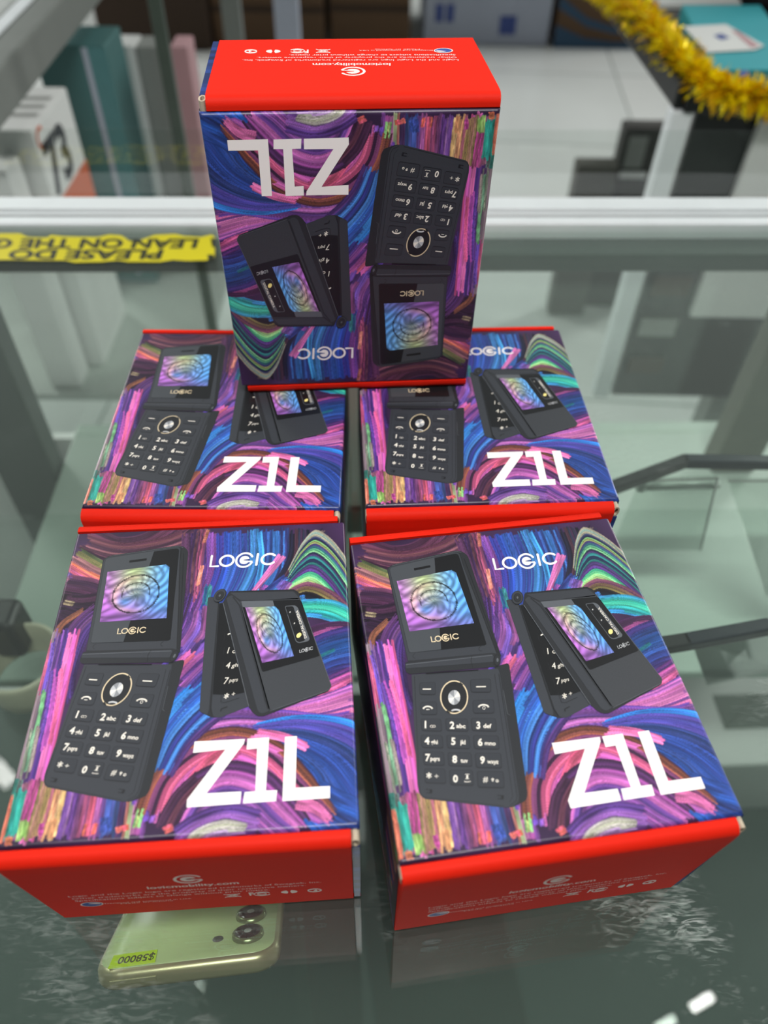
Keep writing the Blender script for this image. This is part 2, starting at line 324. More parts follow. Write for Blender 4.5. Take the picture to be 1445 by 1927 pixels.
PAINT = [
 ([(40, 175), (180, 215), (330, 180), (460, 60)], 30, '#4a2b45 #6b3a55 #3d2440 #7d4a5e #5a3550 #6d4a50 #4a2c48'),
 ([(60, 140), (200, 165), (330, 140), (430, 90)], 8, '#6a3a52 #8a5560 #7d4a5e #4a2d48 #93606a #5a3550'),
 ([(35, 215), (150, 262), (260, 290)], 17, '#5a6a48 #8a8455 #a06a75 #8d5a6a #f2805e #c75f77 #f06c8f #6a4aa0 #b86a90 #9a5f86'),
 ([(45, 300), (180, 320), (300, 400)], 13, '#7a4468 #3a2340 #4a2b48 #552d50 #2a1a30 #221524'),
 ([(75, 350), (170, 345), (300, 300)], 8, '#2e1c34 #4a2a46 #2a1a30 #1d1222'),
 ([(80, 400), (150, 420), (230, 450)], 11, '#2a1a30 #3a2240 #241628 #2e1c38'),
 ([(105, 480), (112, 425), (165, 372)], 2.6, '#8d5547 #b0705a #a0624a', .06),
 ([(85, 352), (122, 356)], 2.2, '#b0a080 #5a4a44 #a89878', .1),
 ([(230, 360), (178, 450), (185, 600), (225, 720)], 10, '#3f2a60 #5d3d9a #7a4f8a #41265a #5a3568'),
 ([(112, 440), (145, 620), (185, 850), (222, 1080), (240, 1185)], 15, '#e8609a #d060c0 #e070a8 #5b3d9c #4c2f70 #6a4a80 #8e7a86 #8a7a80 #b0607a #d8709a', .05, 1.3),
 ([(92, 470), (115, 560), (140, 700)], 3.2, '#7a5ad0 #8a60c8 #e86a98 #f070a0', .2),
 ([(150, 560), (190, 700), (225, 860)], 5, '#ef6aa0 #e060b0 #c858b8 #6a4ab0', .25),
 ([(142, 648), (160, 730), (172, 800)], 1.6, '#86d090 #7fc58d #90c898', .1),
 ([(160, 760), (185, 880), (200, 960)], 3.4, '#9a8a88 #8a8a80 #6fae88 #a0a090', .2),
 ([(390, 930), (412, 1040), (432, 1150)], [46, 47, 48], '#8a4fa8 #c05fb0 #8fc470 #d65a70 #5a3568 #31406a #4a62b5 #8a4fa0 #b565a8 #e0607a #9a4e7a #704070 #6a3f8f #7a4fa5 #e6c080 #e8a878 #a3527e #a08b55 #8f7a58 #c24a9a #a95a86 #9c6a80 #6f7f7c #2f9c8c', .1, 1.35, 'F', .12, .2),
 ([(202, 985), (216, 1080), (232, 1160)], 4.2, '#2f9c8c #35a898 #23807c #2f9c8c', .12),
 ([(172, 1010), (190, 1100), (200, 1180)], 2.6, '#f4826a #f08a70 #ef7a62', .12),
 ([(258, 1090), (266, 1130), (272, 1165)], 3.0, '#9cc46a #86b860 #a4c878', .2),
 ([(320, 1100), (332, 1145)], 1.5, '#d058a8 #c24a9a', .2),
 ([(222, 1170), (245, 1165)], 2.6, '#f49068 #f08060', .2),
 ([(355, 1080), (368, 1148)], 2.0, '#f3a878 #f0b880', .15),
 ([(470, 1090), (476, 1130)], 1.2, '#e8627a #f47b62', .2), ([(500, 1085), (505, 1125)], 1.4, '#f0705e #e8627a', .2),
 ([(525, 1060), (545, 1112)], 3.6, '#3f5ab8 #4a6ac8 #3a4a98', .15), ([(590, 1085), (600, 1105)], 4.0, '#f0705e #e8607a #f27a70', .4),
 ([(628, 1010), (640, 1090)], 2.4, '#8fd080 #b8b070 #7fc078', .1), ([(668, 1000), (676, 1070)], 4.5, '#e070b8 #8a5cc8 #7a55c0 #6a48b0', .2),
 ([(560, 75), (605, 200), (600, 330), (575, 450)], [46, 44, 34, 22], '#2a2f60 #3f7fd0 #2f3a80 #34509f #4a9be0 #36408f #3f6fd0 #2f4fb5 #3d3f9f #8f4fa5 #5b3f9a #3c2550 #5a3558', .05, 1.5),
 ([(440, 60), (470, 180), (520, 330)], 6, '#5a3558 #c86088 #4a2c50 #7a4a58 #3c2550', .2),
 ([(468, 75), (472, 125)], 1.4, '#d88a78 #c87868', .1), ([(498, 200), (510, 270)], 1.5, '#e89080 #d88878', .1),
 ([(640, 75), (690, 180), (715, 310)], 2.2, '#4fb0f0 #3f90e0 #4aa0e8', .05),
 ([(545, 260), (565, 340)], 3.0, '#3f8f98 #3a9a98 #2f5f98', .15),
 ([(735, 250), (742, 310)], 4.5, '#c060b0 #a858b0 #8a4fa5', .2),
 ([(770, 55), (805, 170), (775, 330)], 9, '#161a28 #4a3050 #2c3a50 #5a3848 #1f2035', .1),
 ([(860, 60), (835, 110), (815, 180)], 5, '#4a6ab8 #2a2840 #6a5a58 #241f38', .2),
 ([(740, 320), (760, 270), (800, 220)], 5, '#2f3a80 #4a8fd8 #3a4a98', .1),
 ([(800, 235), (822, 178), (856, 152), (925, 188), (1012, 262), (1105, 350)], [12, 24, 31, 33, 34, 34], '#b8b09a #8fb0a8 #d0c8a8 #2a3560 #2a2f58 #7fd080 #a8a060 #4a3a80 #2a6a70 #6fd090 #8fd898 #2a3050 #5a3a80 #2f8f8a #1e2240 #1e2a48 #3a9a90 #2f7f88 #5a3a80 #5f3f8a #4a3078 #3fbf95 #6fd095 #7fdd95 #9fe098 #b8e080 #4a2a5a #6a4050', .06, 1.0, 'F', .1, .2, .78, True),
 ([(800, 315), (870, 262), (960, 285), (1075, 350)], [3, 8, 8, 4], '#7a4a60 #5a2f55 #8a6a58 #b8a860 #1e1a2a #15151f #20283a', .06),
 ([(790, 268), (800, 235)], 5, '#7a6ac8 #6a50b0 #c080c8', .2),
 ([(688, 312), (722, 225), (748, 150)], [1.0, 2.6, 4.0], '#d873b8 #e080c0', .04),
 ([(808, 318), (850, 300), (885, 285)], 3.6, '#3f7fd8 #4a9be0 #3a70c8', .15),
 ([(800, 345), (880, 322), (980, 322), (1095, 362)], [6, 8, 10, 9], '#3f9ed0 #38c0c0 #3fd0b5 #4fd8b8 #38c0c0 #2fa8b0 #3a90d0', .05, 1.4),
 ([(860, 560), (925, 450), (1000, 398), (1115, 388)], [12, 11, 10, 9], '#4a2a55 #3a2240 #b85aa0 #d873b8 #d068b0 #b858a8 #8a4a90', .08, 1.5),
 ([(930, 560), (1020, 470), (1140, 425)], [16, 18, 20], '#3a3070 #274080 #2f4a90 #2c5aa8 #2c58a8 #3a60b8 #2f4088 #3a3070', .08, 1.8),
 ([(1002, 482), (1048, 450)], 1.3, '#2f8fa8 #2a7a98', .1),
 ([(900, 660), (1050, 615), (1190, 530)], 13, '#5a3070 #3a2a60 #d060b0 #4a2a60 #7a3f98 #3a2250 #8a50b0 #6a45a8', .12),
 ([(1090, 580), (1172, 525)], 1.6, '#f070b0 #e868a8', .1), ([(1050, 610), (1130, 560)], 1.4, '#e86aa8 #d860a0', .1),
 ([(660, 770), (800, 706), (950, 690), (1080, 655), (1215, 600)], [7, 9, 10, 11, 14], '#7a50b5 #c86fc0 #e07abf #b868c0 #f08ac8 #6a3f88 #d86fb0 #f085b5 #4a3070', .07, 1.2),
 ([(655, 1020), (638, 890), (680, 765), (790, 712), (950, 704), (1130, 712), (1235, 690)], [12, 12, 12, 11, 10, 11, 12], '#5f3f98 #8a50a8 #6a3f80 #4a3070 #9a5fb5 #c06fb8 #5a4090 #8a55b0 #e080c0', .06, 1.1),
 ([(890, 745), (1050, 745), (1200, 790), (1350, 890)], [7, 17, 27, 38], '#2f7ad0 #2f80d8 #5a4fb0 #4a48a8 #5a50b0 #2f4f98 #2c3a70 #3a5fc8 #2f50a8 #2a4088 #2f58b8 #2c3f78 #3060c0 #2a4590', .05, 1.8),
 ([(1160, 940), (1260, 990), (1370, 1030)], [14, 16, 18], '#2c4a98 #2f5fc0 #2a4088 #2f58b8 #2558b0', .05, 2.0),
 ([(700, 1060), (698, 930), (760, 836), (860, 800), (980, 835), (1120, 925), (1275, 1015)], [17, 17, 17, 16, 16, 14, 6], '#6a3a50 #8a5040 #b5664a #7a3f70 #3a2240 #e0608f #ef6f98 #d868b0 #c860b5 #8a4aa0 #d06fc0 #a055b0', .05, 1.2, 'F', .2, .2),
 ([(760, 960), (800, 850), (870, 800)], 6, '#e05f88 #f06a90 #ef7098 #d85a98', .1, 1.6),
 ([(780, 1090), (800, 985), (870, 925), (980, 940), (1100, 1015), (1190, 1065)], [16, 16, 17, 17, 15, 10], '#3a2240 #4a2a58 #9a4a98 #c06cc0 #d070c0 #7a48a0 #5a3f90 #9a5ab5 #c068b8 #8a50b0', .06, 1.4),
 ([(735, 1090), (748, 990), (790, 905)], 7, '#4a2a48 #3a2040 #6a3a50 #3a2040', .1),
 ([(790, 1125), (850, 1070), (930, 1040), (1040, 1050)], [9, 10, 11, 10], '#5a3a88 #8a5ab8 #a068c0 #7a4aa0 #4a2f70', .08),
 ([(820, 1135), (860, 1090), (930, 1062), (1005, 1060)], [3, 4.5, 5.5, 3], '#a888c0 #c8ccb0 #c0b8b8 #b8b8a8 #9a70b8', .08, 1.6),
 ([(735, 1092), (760, 1075)], 2.4, '#e0607a #f0706a', .2),
 ([(620, 900), (628, 760), (690, 640), (770, 560)], [14, 19, 22, 20], '#5a4aa8 #2f7fd8 #3a8fe0 #2f4a98 #2f5fb8 #4f8fe0 #2a3a80 #3a3f98 #4a8fe0 #3a3a80 #5a3a80', .06, 1.5),
 ([(560, 590), (620, 492), (700, 425)], 17, '#4a3a90 #8a5ac0 #d868b8 #f07090 #c060b0 #4a2f78 #b060b8 #5a48a8 #3a3a88', .12),
 ([(555, 500), (575, 410), (560, 330)], 12, '#5a3a80 #a860b0 #7a5ac0 #4a3570 #6a4aa0', .15),
 ([(590, 330), (620, 420), (610, 470)], 9, '#4a3a90 #7a50a8 #3a3070 #a05a98', .15),
 ([(900, 742), (1000, 752), (1100, 783)], 3.2, '#f07ab5 #e870b0 #f080b8', .1),
 ([(880, 760), (960, 785), (1030, 812)], 2.4, '#e070b0 #c868b0', .2),
 ([(1130, 965), (1195, 975), (1262, 1013)], [4.5, 4.0, 2.4], '#f07ab8 #e878b8', .05),
]
for b in PAINT:
    b = list(b); b[2] = b[2].split(); bundle(*b)
img = np.clip(img, 0, 1)
kk = 0.12                                     # softens the cell edges a little
img[1:-1, 1:-1] = img[1:-1, 1:-1]*(1-4*kk)+kk*(img[:-2, 1:-1]+img[2:, 1:-1]+img[1:-1, :-2]+img[1:-1, 2:])
def grade(c, sat=1.0, gain=1.07):
    g = c.mean(-1, keepdims=True); return np.clip((g+(c-g)*sat)*gain, 0, 1)
img_lin = s2l(grade(img))

# ------------------------------------------------------------------ materials of the carton
m_print = mat('printed_card', attr='print', rough=0.36, spec=0.45, bump=0.05, bscale=900)
m_red = mat('red_card', '#d62312', rough=0.55, spec=0.08, noise=0.05, nscale=400, bump=0.06, bscale=700)
m_white = mat('white_ink', '#f4efec', rough=0.45, noise=0.03)
m_wred = mat('white_ink_on_red', '#f0dcd6', rough=0.5, noise=0.03)
m_card = mat('cut_card_edge', '#b7aa95', rough=0.8, noise=0.25, nscale=300)
m_body = mat('printed_phone_grey', '#34373d', rough=0.4, spec=0.45, noise=0.12, nscale=1500)
m_side = mat('printed_phone_side', '#25272b', rough=0.4, spec=0.45, noise=0.1, nscale=1500)
m_edge = mat('printed_phone_rim', '#565a60', rough=0.4, noise=0.1, nscale=900)
m_line = mat('printed_phone_line', '#16181c', rough=0.45)
m_key = mat('printed_key', '#303339', rough=0.4, spec=0.45, noise=0.08, nscale=1500)
m_black = mat('printed_black', '#141518', rough=0.36, spec=0.45)
m_pane = mat('printed_glass_sheen', '#42464b', rough=0.36, spec=0.45, noise=0.2, nscale=40)
m_gold = mat('printed_gold', '#d8c6a4', rough=0.4)
m_silver = mat('printed_silver', '#b9bbbe', rough=0.4, noise=0.6, nscale=400)
m_silver2 = mat('printed_silver_dark', '#85888c', rough=0.4)
m_legend = mat('printed_key_legend', '#e6e0d4', rough=0.45)
m_flash = mat('printed_flash', '#f2e08a', rough=0.4)
m_blue = mat('printed_flag_blue', '#2f4f9a', rough=0.45)
m_leather = mat('printed_leather', '#34373c', rough=0.45, noise=0.45, nscale=1800)

def L3(zk, X, Y, lay):                        # a point of the print, lifted by its layer of ink
    x, y = art(zk, X, Y); return (x-BW/2, y, BH+0.00003+lay*0.00004)
def rpoly(pts, r, n=6):
    P = [np.array(p, float) for p in pts]; out = []
    rs = r if isinstance(r, (list, tuple)) else [r]*len(P)
    for i, p in enumerate(P):
        a, b = P[i-1]-p, P[(i+1) % len(P)]-p; la, lb = np.linalg.norm(a), np.linalg.norm(b); rr = min(rs[i], la*.45, lb*.45)
        if rr < 0.5: out.append(p); continue
        A, B = p+a/la*rr, p+b/lb*rr
        for t in np.linspace(0, 1, n): out.append((1-t)**2*A+2*t*(1-t)*p+t*t*B)
    return out
def poly(mb, zk, pts, m, lay, r=0):
    Q = rpoly(pts, r) if r else pts
    mb.add([L3(zk, q[0], q[1], lay) for q in Q], [list(range(len(Q)))], m)
def line(mb, zk, pts, w, m, lay, closed=False):
    put(mb, ribbon2d(pts, w, closed=closed, cap=False), m, lambda x, y: L3(zk, x, y, lay))
def keytext(mb, zk, s, X, Y, size, m, lay, dx=(1, 0), dy=(0, -1), width=None, bold=0.0):
    add_text(mb, s, m, lambda x, y: L3(zk, X+dx[0]*x+dy[0]*y, Y+dx[1]*x+dy[1]*y, lay), size=size, width=width, bold=bold)
def screen_patch(mb, zk, quad, lay, n=56, cut=True):
    """the little painted wallpaper on a printed phone's display (quad TL, TR, BR, BL)"""
    q = [np.array(p, float) for p in quad]; V = []; C = []; F = []
    for j in range(n+1):
        for i in range(n+1):
            a, b = i/n, j/n
            p = (q[0]*(1-a)+q[1]*a)*(1-b)+(q[3]*(1-a)+q[2]*a)*b
            V.append(L3(zk, p[0], p[1], lay))
            dx, dy = a-.5, .5-b; r = math.hypot(dx, dy); th = math.atan2(dy, dx)
            sw = th+2.2*math.exp(-3*r)*math.sin(5*r)
            st = math.sin(26*(a*math.cos(sw*.6)-b*math.sin(sw*.6))+7*math.sin(6*r+2*th))
            st2 = math.sin(41*(a*.6+b)+9*math.sin(4*a+3*r))
            blue = hexc('#4a9df2'); mag = hexc('#b25fc9'); pink = hexc('#e58ab8'); grn = hexc('#7fc08a'); yel = hexc('#d8c47c'); drk = hexc('#20294f')
            wr = 1/(1+math.exp(-9*(dx-.02+.15*dy))); wt = 1/(1+math.exp(-12*(dy-.10)))*math.exp(-10*(dx+.06)**2)
            c = mag*(1-wr)+blue*wr; c = c*(1-wt)+(grn*.5+yel*.5)*wt
            ring = math.exp(-((r-.33)/.06)**2)*(1-wr); c = c*(1-.7*ring)+(yel*.5+pink*.5)*ring*.7
            cen = math.exp(-(r/.13)**2); c = c*(1-.75*cen)+(grn*.5+drk*.5)*.75*cen
            inn = math.exp(-((dx+.16)**2+(dy+.12)**2)/.012); c = c*(1-.8*inn)+blue*.8*inn
            bot = 1/(1+math.exp(-16*(-dy-.36))); c = c*(1-.6*bot)+(mag*.5+drk*.5)*.6*bot
            c = c*(1+.17*st+.12*st2)*(1-.35*max(0, -st*st2-.35))
            if abs(r-.36) < .014 or (abs(r-.22) < .011 and dy > -.05): c = c*.35
            pale = math.exp(-((dx+.12)**2+(dy-.12)**2)/.05)*max(0, .5+.5*st2); c = c*(1-.45*pale)+hexc('#efe2c8')*.45*pale
            c = (c*.84+c.mean()*.16)*.96
            C.append(tuple(s2l(np.clip(c, 0, 1)))+(1,))
    for j in range(n):
        for i in range(n):
            if cut and j < 3 and i > n-4+(-(j-3))-3 and i+3-j > n-1: continue
            k = j*(n+1)+i; F.append([k, k+1, k+n+2, k+n+1])
    mb.add(V, F, m_print, C)

def front_panel():
    xs = np.linspace(0, BW, NXA); ys = np.linspace(0, BL_, NYA); X, Y = np.meshgrid(xs, ys)
    def drop(d, r): d = np.clip(r-d, 0, r); return r-np.sqrt(np.maximum(r*r-d*d, 0))
    Z = BH-drop(X, .0012)-drop(BW-X, .0012)-drop(Y, .0016)-drop(BL_-Y, .0012)
    V = np.stack([X-BW/2, Y, Z], -1).reshape(-1, 3).astype(np.float32)
    idx = np.arange(NXA*NYA).reshape(NYA, NXA)
    Q = np.stack([idx[:-1, :-1], idx[:-1, 1:], idx[1:, 1:], idx[1:, :-1]], -1).reshape(-1, 4).astype(np.int32)
    me = bpy.data.meshes.new('front_panel'); me.vertices.add(len(V)); me.vertices.foreach_set('co', V.ravel())
    me.loops.add(Q.size); me.loops.foreach_set('vertex_index', Q.ravel())
    me.polygons.add(len(Q)); me.polygons.foreach_set('loop_start', np.arange(0, Q.size, 4, dtype=np.int32))
    me.update(calc_edges=True)
    me.polygons.foreach_set('use_smooth', np.ones(len(Q), bool))
    a = me.color_attributes.new('print', 'FLOAT_COLOR', 'POINT')
    a.data.foreach_set('color', np.concatenate([img_lin.reshape(-1, 3), np.ones((NXA*NYA, 1))], 1).astype(np.float32).ravel())
    me.materials.append(m_print); me.update(); me.validate()
    o = bpy.data.objects.new('front_panel', me); col.objects.link(o); return o
def carton_walls(root):
    mb = MB(); ny, nz = 150, 34
    for side in (0, 1):
        V = []; C = []; F = []
        for i in range(ny+1):
            for j in range(nz+1):
                y = BL_*i/ny; d = (BH-.0012)*j/nz
                V.append(((-BW/2 if side == 0 else BW/2), y, BH-.0012-d))
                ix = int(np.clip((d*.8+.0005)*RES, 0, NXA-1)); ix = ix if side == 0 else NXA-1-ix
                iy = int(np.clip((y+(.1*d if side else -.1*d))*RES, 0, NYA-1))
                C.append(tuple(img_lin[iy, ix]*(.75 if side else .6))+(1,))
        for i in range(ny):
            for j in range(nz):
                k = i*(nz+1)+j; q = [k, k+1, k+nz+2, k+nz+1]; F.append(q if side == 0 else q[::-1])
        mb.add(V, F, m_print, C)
    x0, x1 = -BW/2, BW/2
    mb.add([(x0, 0, 0), (x1, 0, 0), (x1, BL_, 0), (x0, BL_, 0)], [[3, 2, 1, 0]], m_red)
    mb.add([(x0, .0012, 0), (x1, .0012, 0), (x1, .0012, BH-.0014), (x0, .0012, BH-.0014)], [[0, 1, 2, 3]], m_black)
    mb.add([(x0, BL_-.0012, 0), (x1, BL_-.0012, 0), (x1, BL_-.0012, BH-.0014), (x0, BL_-.0012, BH-.0014)], [[3, 2, 1, 0]], m_black)
    mb.build('carton', root)
    # the folded side panel that shows beside the red flap at each end
    for sgn in (-1, 1):
        mb = MB(); n = 16; a, b = BW/2-.0027, BW/2-.0002
        for i in range(n):
            za, zb = .0012+(BH-.0095)*i/n, .0012+(BH-.0095)*(i+1)/n
            c = img_lin[int(40+RNG.randint(60)), NXA-10-RNG.randint(30)]*RNG.uniform(.3, .95); c = tuple(c)+(1,)
            f = lambda z: -(.0004+.0034*z/BH) if sgn < 0 else BL_+.0004+.0034*z/BH
            e = .0011 if sgn < 0 else BL_-.0011
            mb.add([(a, f(za), za), (b, f(za), za), (b, f(zb), zb), (a, f(zb), zb), (b, e, za), (b, e, zb), (a, e, za), (a, e, zb)],
                   [[0, 1, 2, 3], [1, 4, 5, 2], [6, 0, 3, 7], [4, 6, 7, 5], [3, 2, 5, 7]], m_print, [c]*8)
        mb.build('side_tuck', root)
def end_profile(sgn, flat=False):
    P = [(.0011 if flat else .0012, BH-.0026)]
    cz, cy, r = (BH-.0033 if flat else BH-.0046), .0015, .0036
    P += [(.0011 if flat else -.0004, cz+r*(1.0 if flat else 1.02))]
    P += [(-(cy+r*math.sin(math.radians(a))), cz+r*math.cos(math.radians(a))) for a in range(4, 96, 8)]
    P += [(-.0049, BH-.010)]
    P += [(-.0049, .003), (-.0046, .0006)] if flat else [(-.0008, .0006)]
    P += [(.0012, .0006)]
    return [(y, z) if sgn < 0 else (BL_-y+(.0013 if flat and z > BH-.004 and y > 0 else 0), z) for y, z in P]
# the upright carton shows the printed end best: its end measured on the photo
TX, TY, TT, TI, TZ = -.0128, .3126, .0772, .0262, BH+.0054
def endpt(X, Y, lay):
    p = at_z(380+X/2.491, 60+Y/2.491, TZ+BL_+.0030)
    dx, dy = p[0]-TX, p[1]-TY; c, s = math.cos(TT), math.sin(TT)
    lx, d = c*dx+s*dy, -s*dx+c*dy+.0028
    t = min(max(d/BH, .10), .99)
    A, B = np.array([-.0049, BH-.010]), np.array([-.0008, .0006]); k = (t*BH-.010)/(BH-.0106)
    q = A+(B-A)*k; return (-lx, q[0]-.00006-.00004*lay, q[1])
def end_flap(root, sgn, text):
    mb = MB(); mb.prism(end_profile(sgn, flat=(sgn > 0)), -BW/2+.0002, BW/2-.0030, m_red, smooth=False)
    o = mb.build('end_flap', root, fix=True)
    if not text: return o
    xf = lambda X0, Y0, lay: (lambda x, y: endpt(X0-x, Y0+y, lay))
    t = MB(); add_text(t, 'logicmobility.com', m_wred, xf(883, 158, 1), size=19, width=364, bold=.02)
    t.build('web_address', o)
    t = MB(); logo_mark(t, m_wred, lambda x, y: endpt(707-x, 201+y*.40, 1), 0, 0, 57); t.build('logo_mark', o)
    t = MB()
    for s, x0, x1, y0 in (('Logic and the Logic logo are registered trademarks of Swagtek, Inc.', 1200, 190, 138), ('Other trademarks are the property of their respective owners.', 1192, 258, 124),
                      ('Specifications subject to change without prior notice.', 1186, 410, 111)):
        add_text(t, s, m_wred, xf(x0, y0, 1), size=10.5, width=x0-x1)
    for s, x0, x1, y0 in (('Designed and engineered in USA', 1080, 735, 88), ('Made in China', 1020, 810, 82)):
        add_text(t, s, m_wred, xf(x0, y0, 1), size=6, width=x0-x1)
    t.build('small_print', o)
    t = MB(); E = lambda cx, cy, rx, ry, m, l, a0=0, a1=360: t.add([endpt(cx+rx*math.cos(math.radians(a)), cy+ry*math.sin(math.radians(a)), l) for a in np.linspace(a0, a1, 28)], [list(range(28))], m)
    E(1130, 91, 45, 13, m_wred, 1); E(1130, 91, 39, 10.6, m_blue, 2); E(1120, 93, 24, 5.5, m_wred, 3, 20, 200)
    t.build('flag_badge', o)
    t = MB(); g = lambda x, y: endpt(x, y, 1)
    for a0, a1 in ((10, 170), (190, 350)): put(t, ribbon2d(arc2d(230, 94, 27, 8, a0, a1, 16), 6), m_wred, g)
    t.add([g(218, 88), g(236, 92), g(222, 99)], [[0, 1, 2]], m_wred)
    for a0 in (100, 280): t.add([g(335+(-4 if a0 == 100 else 4), 94)]+[g(335+(-4 if a0 == 100 else 4)+30*math.cos(math.radians(a)), 94+9*math.sin(math.radians(a))) for a in np.linspace(a0, a0+160, 16)], [[0]+list(range(1, 17))], m_wred)
    add_text(t, 'F', m_wred, xf(500, 86, 1), size=25, width=20, bold=.03)
    for r in (1.0, .55): put(t, ribbon2d(arc2d(447, 92, 34*r, 10*r, -150, 150, 20), 4), m_wred, g)
    put(t, ribbon2d([(536, 84), (600, 101)], 3.5), m_wred, g); put(t, ribbon2d([(600, 84), (536, 101)], 3.5), m_wred, g)
    put(t, ribbon2d([(545, 99), (552, 86), (586, 86), (590, 99)], 3.5, closed=True, cap=False), m_wred, g)
    t.build('approval_marks', o)
    return o
def corner_roll(root):
    for cx, w, s in ((BW/2-.0016, .0015, 1), (-BW/2+.0004, .0007, -1)):
        mb = MB(); pr = [(cx+w*math.cos(math.radians(a)), BH-.0046+.0030*math.sin(math.radians(a))) for a in np.linspace(70, 430 if s > 0 else 400, 18)]
        n = len(pr); V = []; F = []
        for y in (-.0036, .0010):
            for q, (x, z) in enumerate(pr): V.append((x, y, z))
            for q, (x, z) in enumerate(pr): V.append((cx+(x-cx)*.55, y, BH-.0046+(z-BH+.0046)*.72))
        for q in range(n-1):
            F += [[q, q+1, n+q+1, n+q], [q, 2*n+q, 2*n+q+1, q+1], [n+q, n+q+1, 3*n+q+1, 3*n+q]]
        mb.add(V, F, m_card); mb.build('corner_roll', root)

def open_phone(root):
    mb = MB()
    # lid: thickness, rim, face, glass
    poly(mb, 'A', [(288, 300), (335, 268), (820, 158), (885, 160), (935, 195), (1203, 1000), (1150, 1040), (455, 1040)], m_side, 0, [20, 30, 40, 25, 25, 6, 6, 6])
    poly(mb, 'A', [(292, 290), (840, 166), (872, 185), (1165, 985), (1130, 1010), (458, 1036)], m_body, 1, [45, 30, 20, 6, 6, 6])
    line(mb, 'A', [(870, 180), (905, 290), (1172, 975)], 5, m_line, 2); line(mb, 'A', [(905, 215), (1190, 990)], 4, m_line, 2)
    line(mb, 'A', [(330, 277), (840, 163), (885, 172)], 3, m_edge, 2)
    poly(mb, 'A', [(306, 296), (838, 180), (860, 190), (1085, 905), (1070, 915), (480, 975), (465, 968)], m_black, 2, [30, 20, 12, 14, 14, 14, 14])
    poly(mb, 'A', [(308, 297), (668, 213), (722, 948), (480, 974), (466, 966)], m_pane, 3, [28, 1, 1, 12, 12])
    poly(mb, 'A', [(503, 300), (634, 274), (638, 291), (508, 318)], m_black, 4, 6)
    screen_patch(mb, 'A', [(367, 402), (832, 308), (985, 738), (470, 805)], 4)
    mb2 = MB(); logo_word(mb2, m_gold, lambda x, y: L3('A', 646+x*48-y*10, 893-x*6.3-y*46, 5)); 
    line(mb, 'A', arc2d(515, 1000, 18, 18, 90, 270, 8), 3, m_line, 2); line(mb, 'A', arc2d(1040, 942, 16, 18, 60, 270, 8), 3, m_line, 2)
    # keypad half: thickness then face
    poly(mb, 'B', [(1040, 70), (1150, 38), (1166, 58), (1322, 1150), (1310, 1205), (1200, 1262), (1120, 1268), (1100, 1200)], m_side, 0, [6, 14, 10, 25, 25, 25, 8, 6])
    poly(mb, 'B', [(335, 135), (1070, 85), (1085, 130), (1248, 1165), (1242, 1222), (1185, 1262), (1115, 1266), (440, 1192), (402, 1150), (385, 1080)], m_body, 1, [6, 6, 10, 20, 30, 35, 30, 40, 30, 20])
    line(mb, 'B', [(1076, 130), (1232, 1165), (1222, 1215), (1170, 1248)], 5, m_line, 2); line(mb, 'B', [(360, 150), (402, 1085), (412, 1150), (445, 1178), (1120, 1252)], 3.5, m_line, 2)
    line(mb, 'B', [(1040, 130), (1195, 1170), (1168, 1220)], 3, m_line, 2)
    line(mb, 'B', [(1115, 270), (1150, 470), (1172, 480)], 3, m_edge, 2)
    # hinge
    poly(mb, 'A', [(435, 1055), (470, 1038), (1130, 975), (1185, 985), (1203, 1035), (1180, 1085), (470, 1146), (437, 1125)], m_side, 3, [14, 14, 10, 25, 25, 20, 16, 14])
    poly(mb, 'A', [(438, 1062), (1130, 985), (1150, 1020), (1140, 1048), (440, 1100)], m_body, 4, 14)
    line(mb, 'A', [(440, 1070), (1130, 996)], 5, m_edge, 5)
    line(mb, 'A', [(968, 1000), (960, 1040), (975, 1095)], 4, m_line, 5); line(mb, 'A', [(600, 1142), (1020, 1112)], 7, m_black, 5)
    poly(mb, 'A', arc2d(1168, 1034, 30, 50, 0, 350, 24), m_line, 5); poly(mb, 'A', arc2d(1170, 1034, 23, 40, 0, 350, 24), m_side, 6); poly(mb, 'A', arc2d(1172, 1034, 9, 16, 0, 350, 16), m_edge, 7)
    # keys
    keys = [(400, 205, 543, 310), (833, 178, 1012, 290), (408, 372, 555, 480), (853, 355, 1040, 468), (412, 510, 596, 622), (620, 508, 820, 622), (838, 505, 1060, 622),
            (412, 648, 607, 765), (630, 650, 835, 770), (856, 652, 1083, 775), (430, 790, 618, 912), (640, 797, 852, 920), (872, 803, 1105, 935), (440, 935, 630, 1065), (655, 947, 865, 1082), (888, 957, 1125, 1103)]
    for i, (a, b, c, d) in enumerate(keys):
        k = (d-b)*.045; sk = 10 if i > 3 else 5
        q = [(a, b), (c-sk, b+(2 if i > 3 else -8)), (c, d), (a+sk, d-(6 if i > 3 else 0))]
        poly(mb, 'B', q, m_line, 2, 24); cx, cy = (a+c)/2, (b+d)/2
        poly(mb, 'B', [(cx+(x-cx)*.965, cy+(y-cy)*.93-1.5) for x, y in q], m_key, 3, 22)
    line(mb, 'B', [(430, 261), (500, 261)], 9, m_legend, 4); line(mb, 'B', [(884, 241), (966, 239)], 9, m_legend, 4)
    for cx, cy, w in ((473, 416, 38), (947, 402, 42)):
        line(mb, 'B', arc2d(cx, cy+14, w, 22, 200, 340, 12), 12, m_legend, 4)
        for e in (-1, 1): line(mb, 'B', [(cx+e*w*.92, cy+3), (cx+e*w*.95, cy+14)], 14, m_legend, 4)
    line(mb, 'B', [(460, 434), (488, 434)], 6, m_legend, 4); line(mb, 'B', arc2d(950, 420, 11, 12, 0, 350, 14), 4, m_legend, 4)
    # navigation ring
    poly(mb, 'B', arc2d(698, 330, 119, 142, 0, 356, 44), m_line, 3)
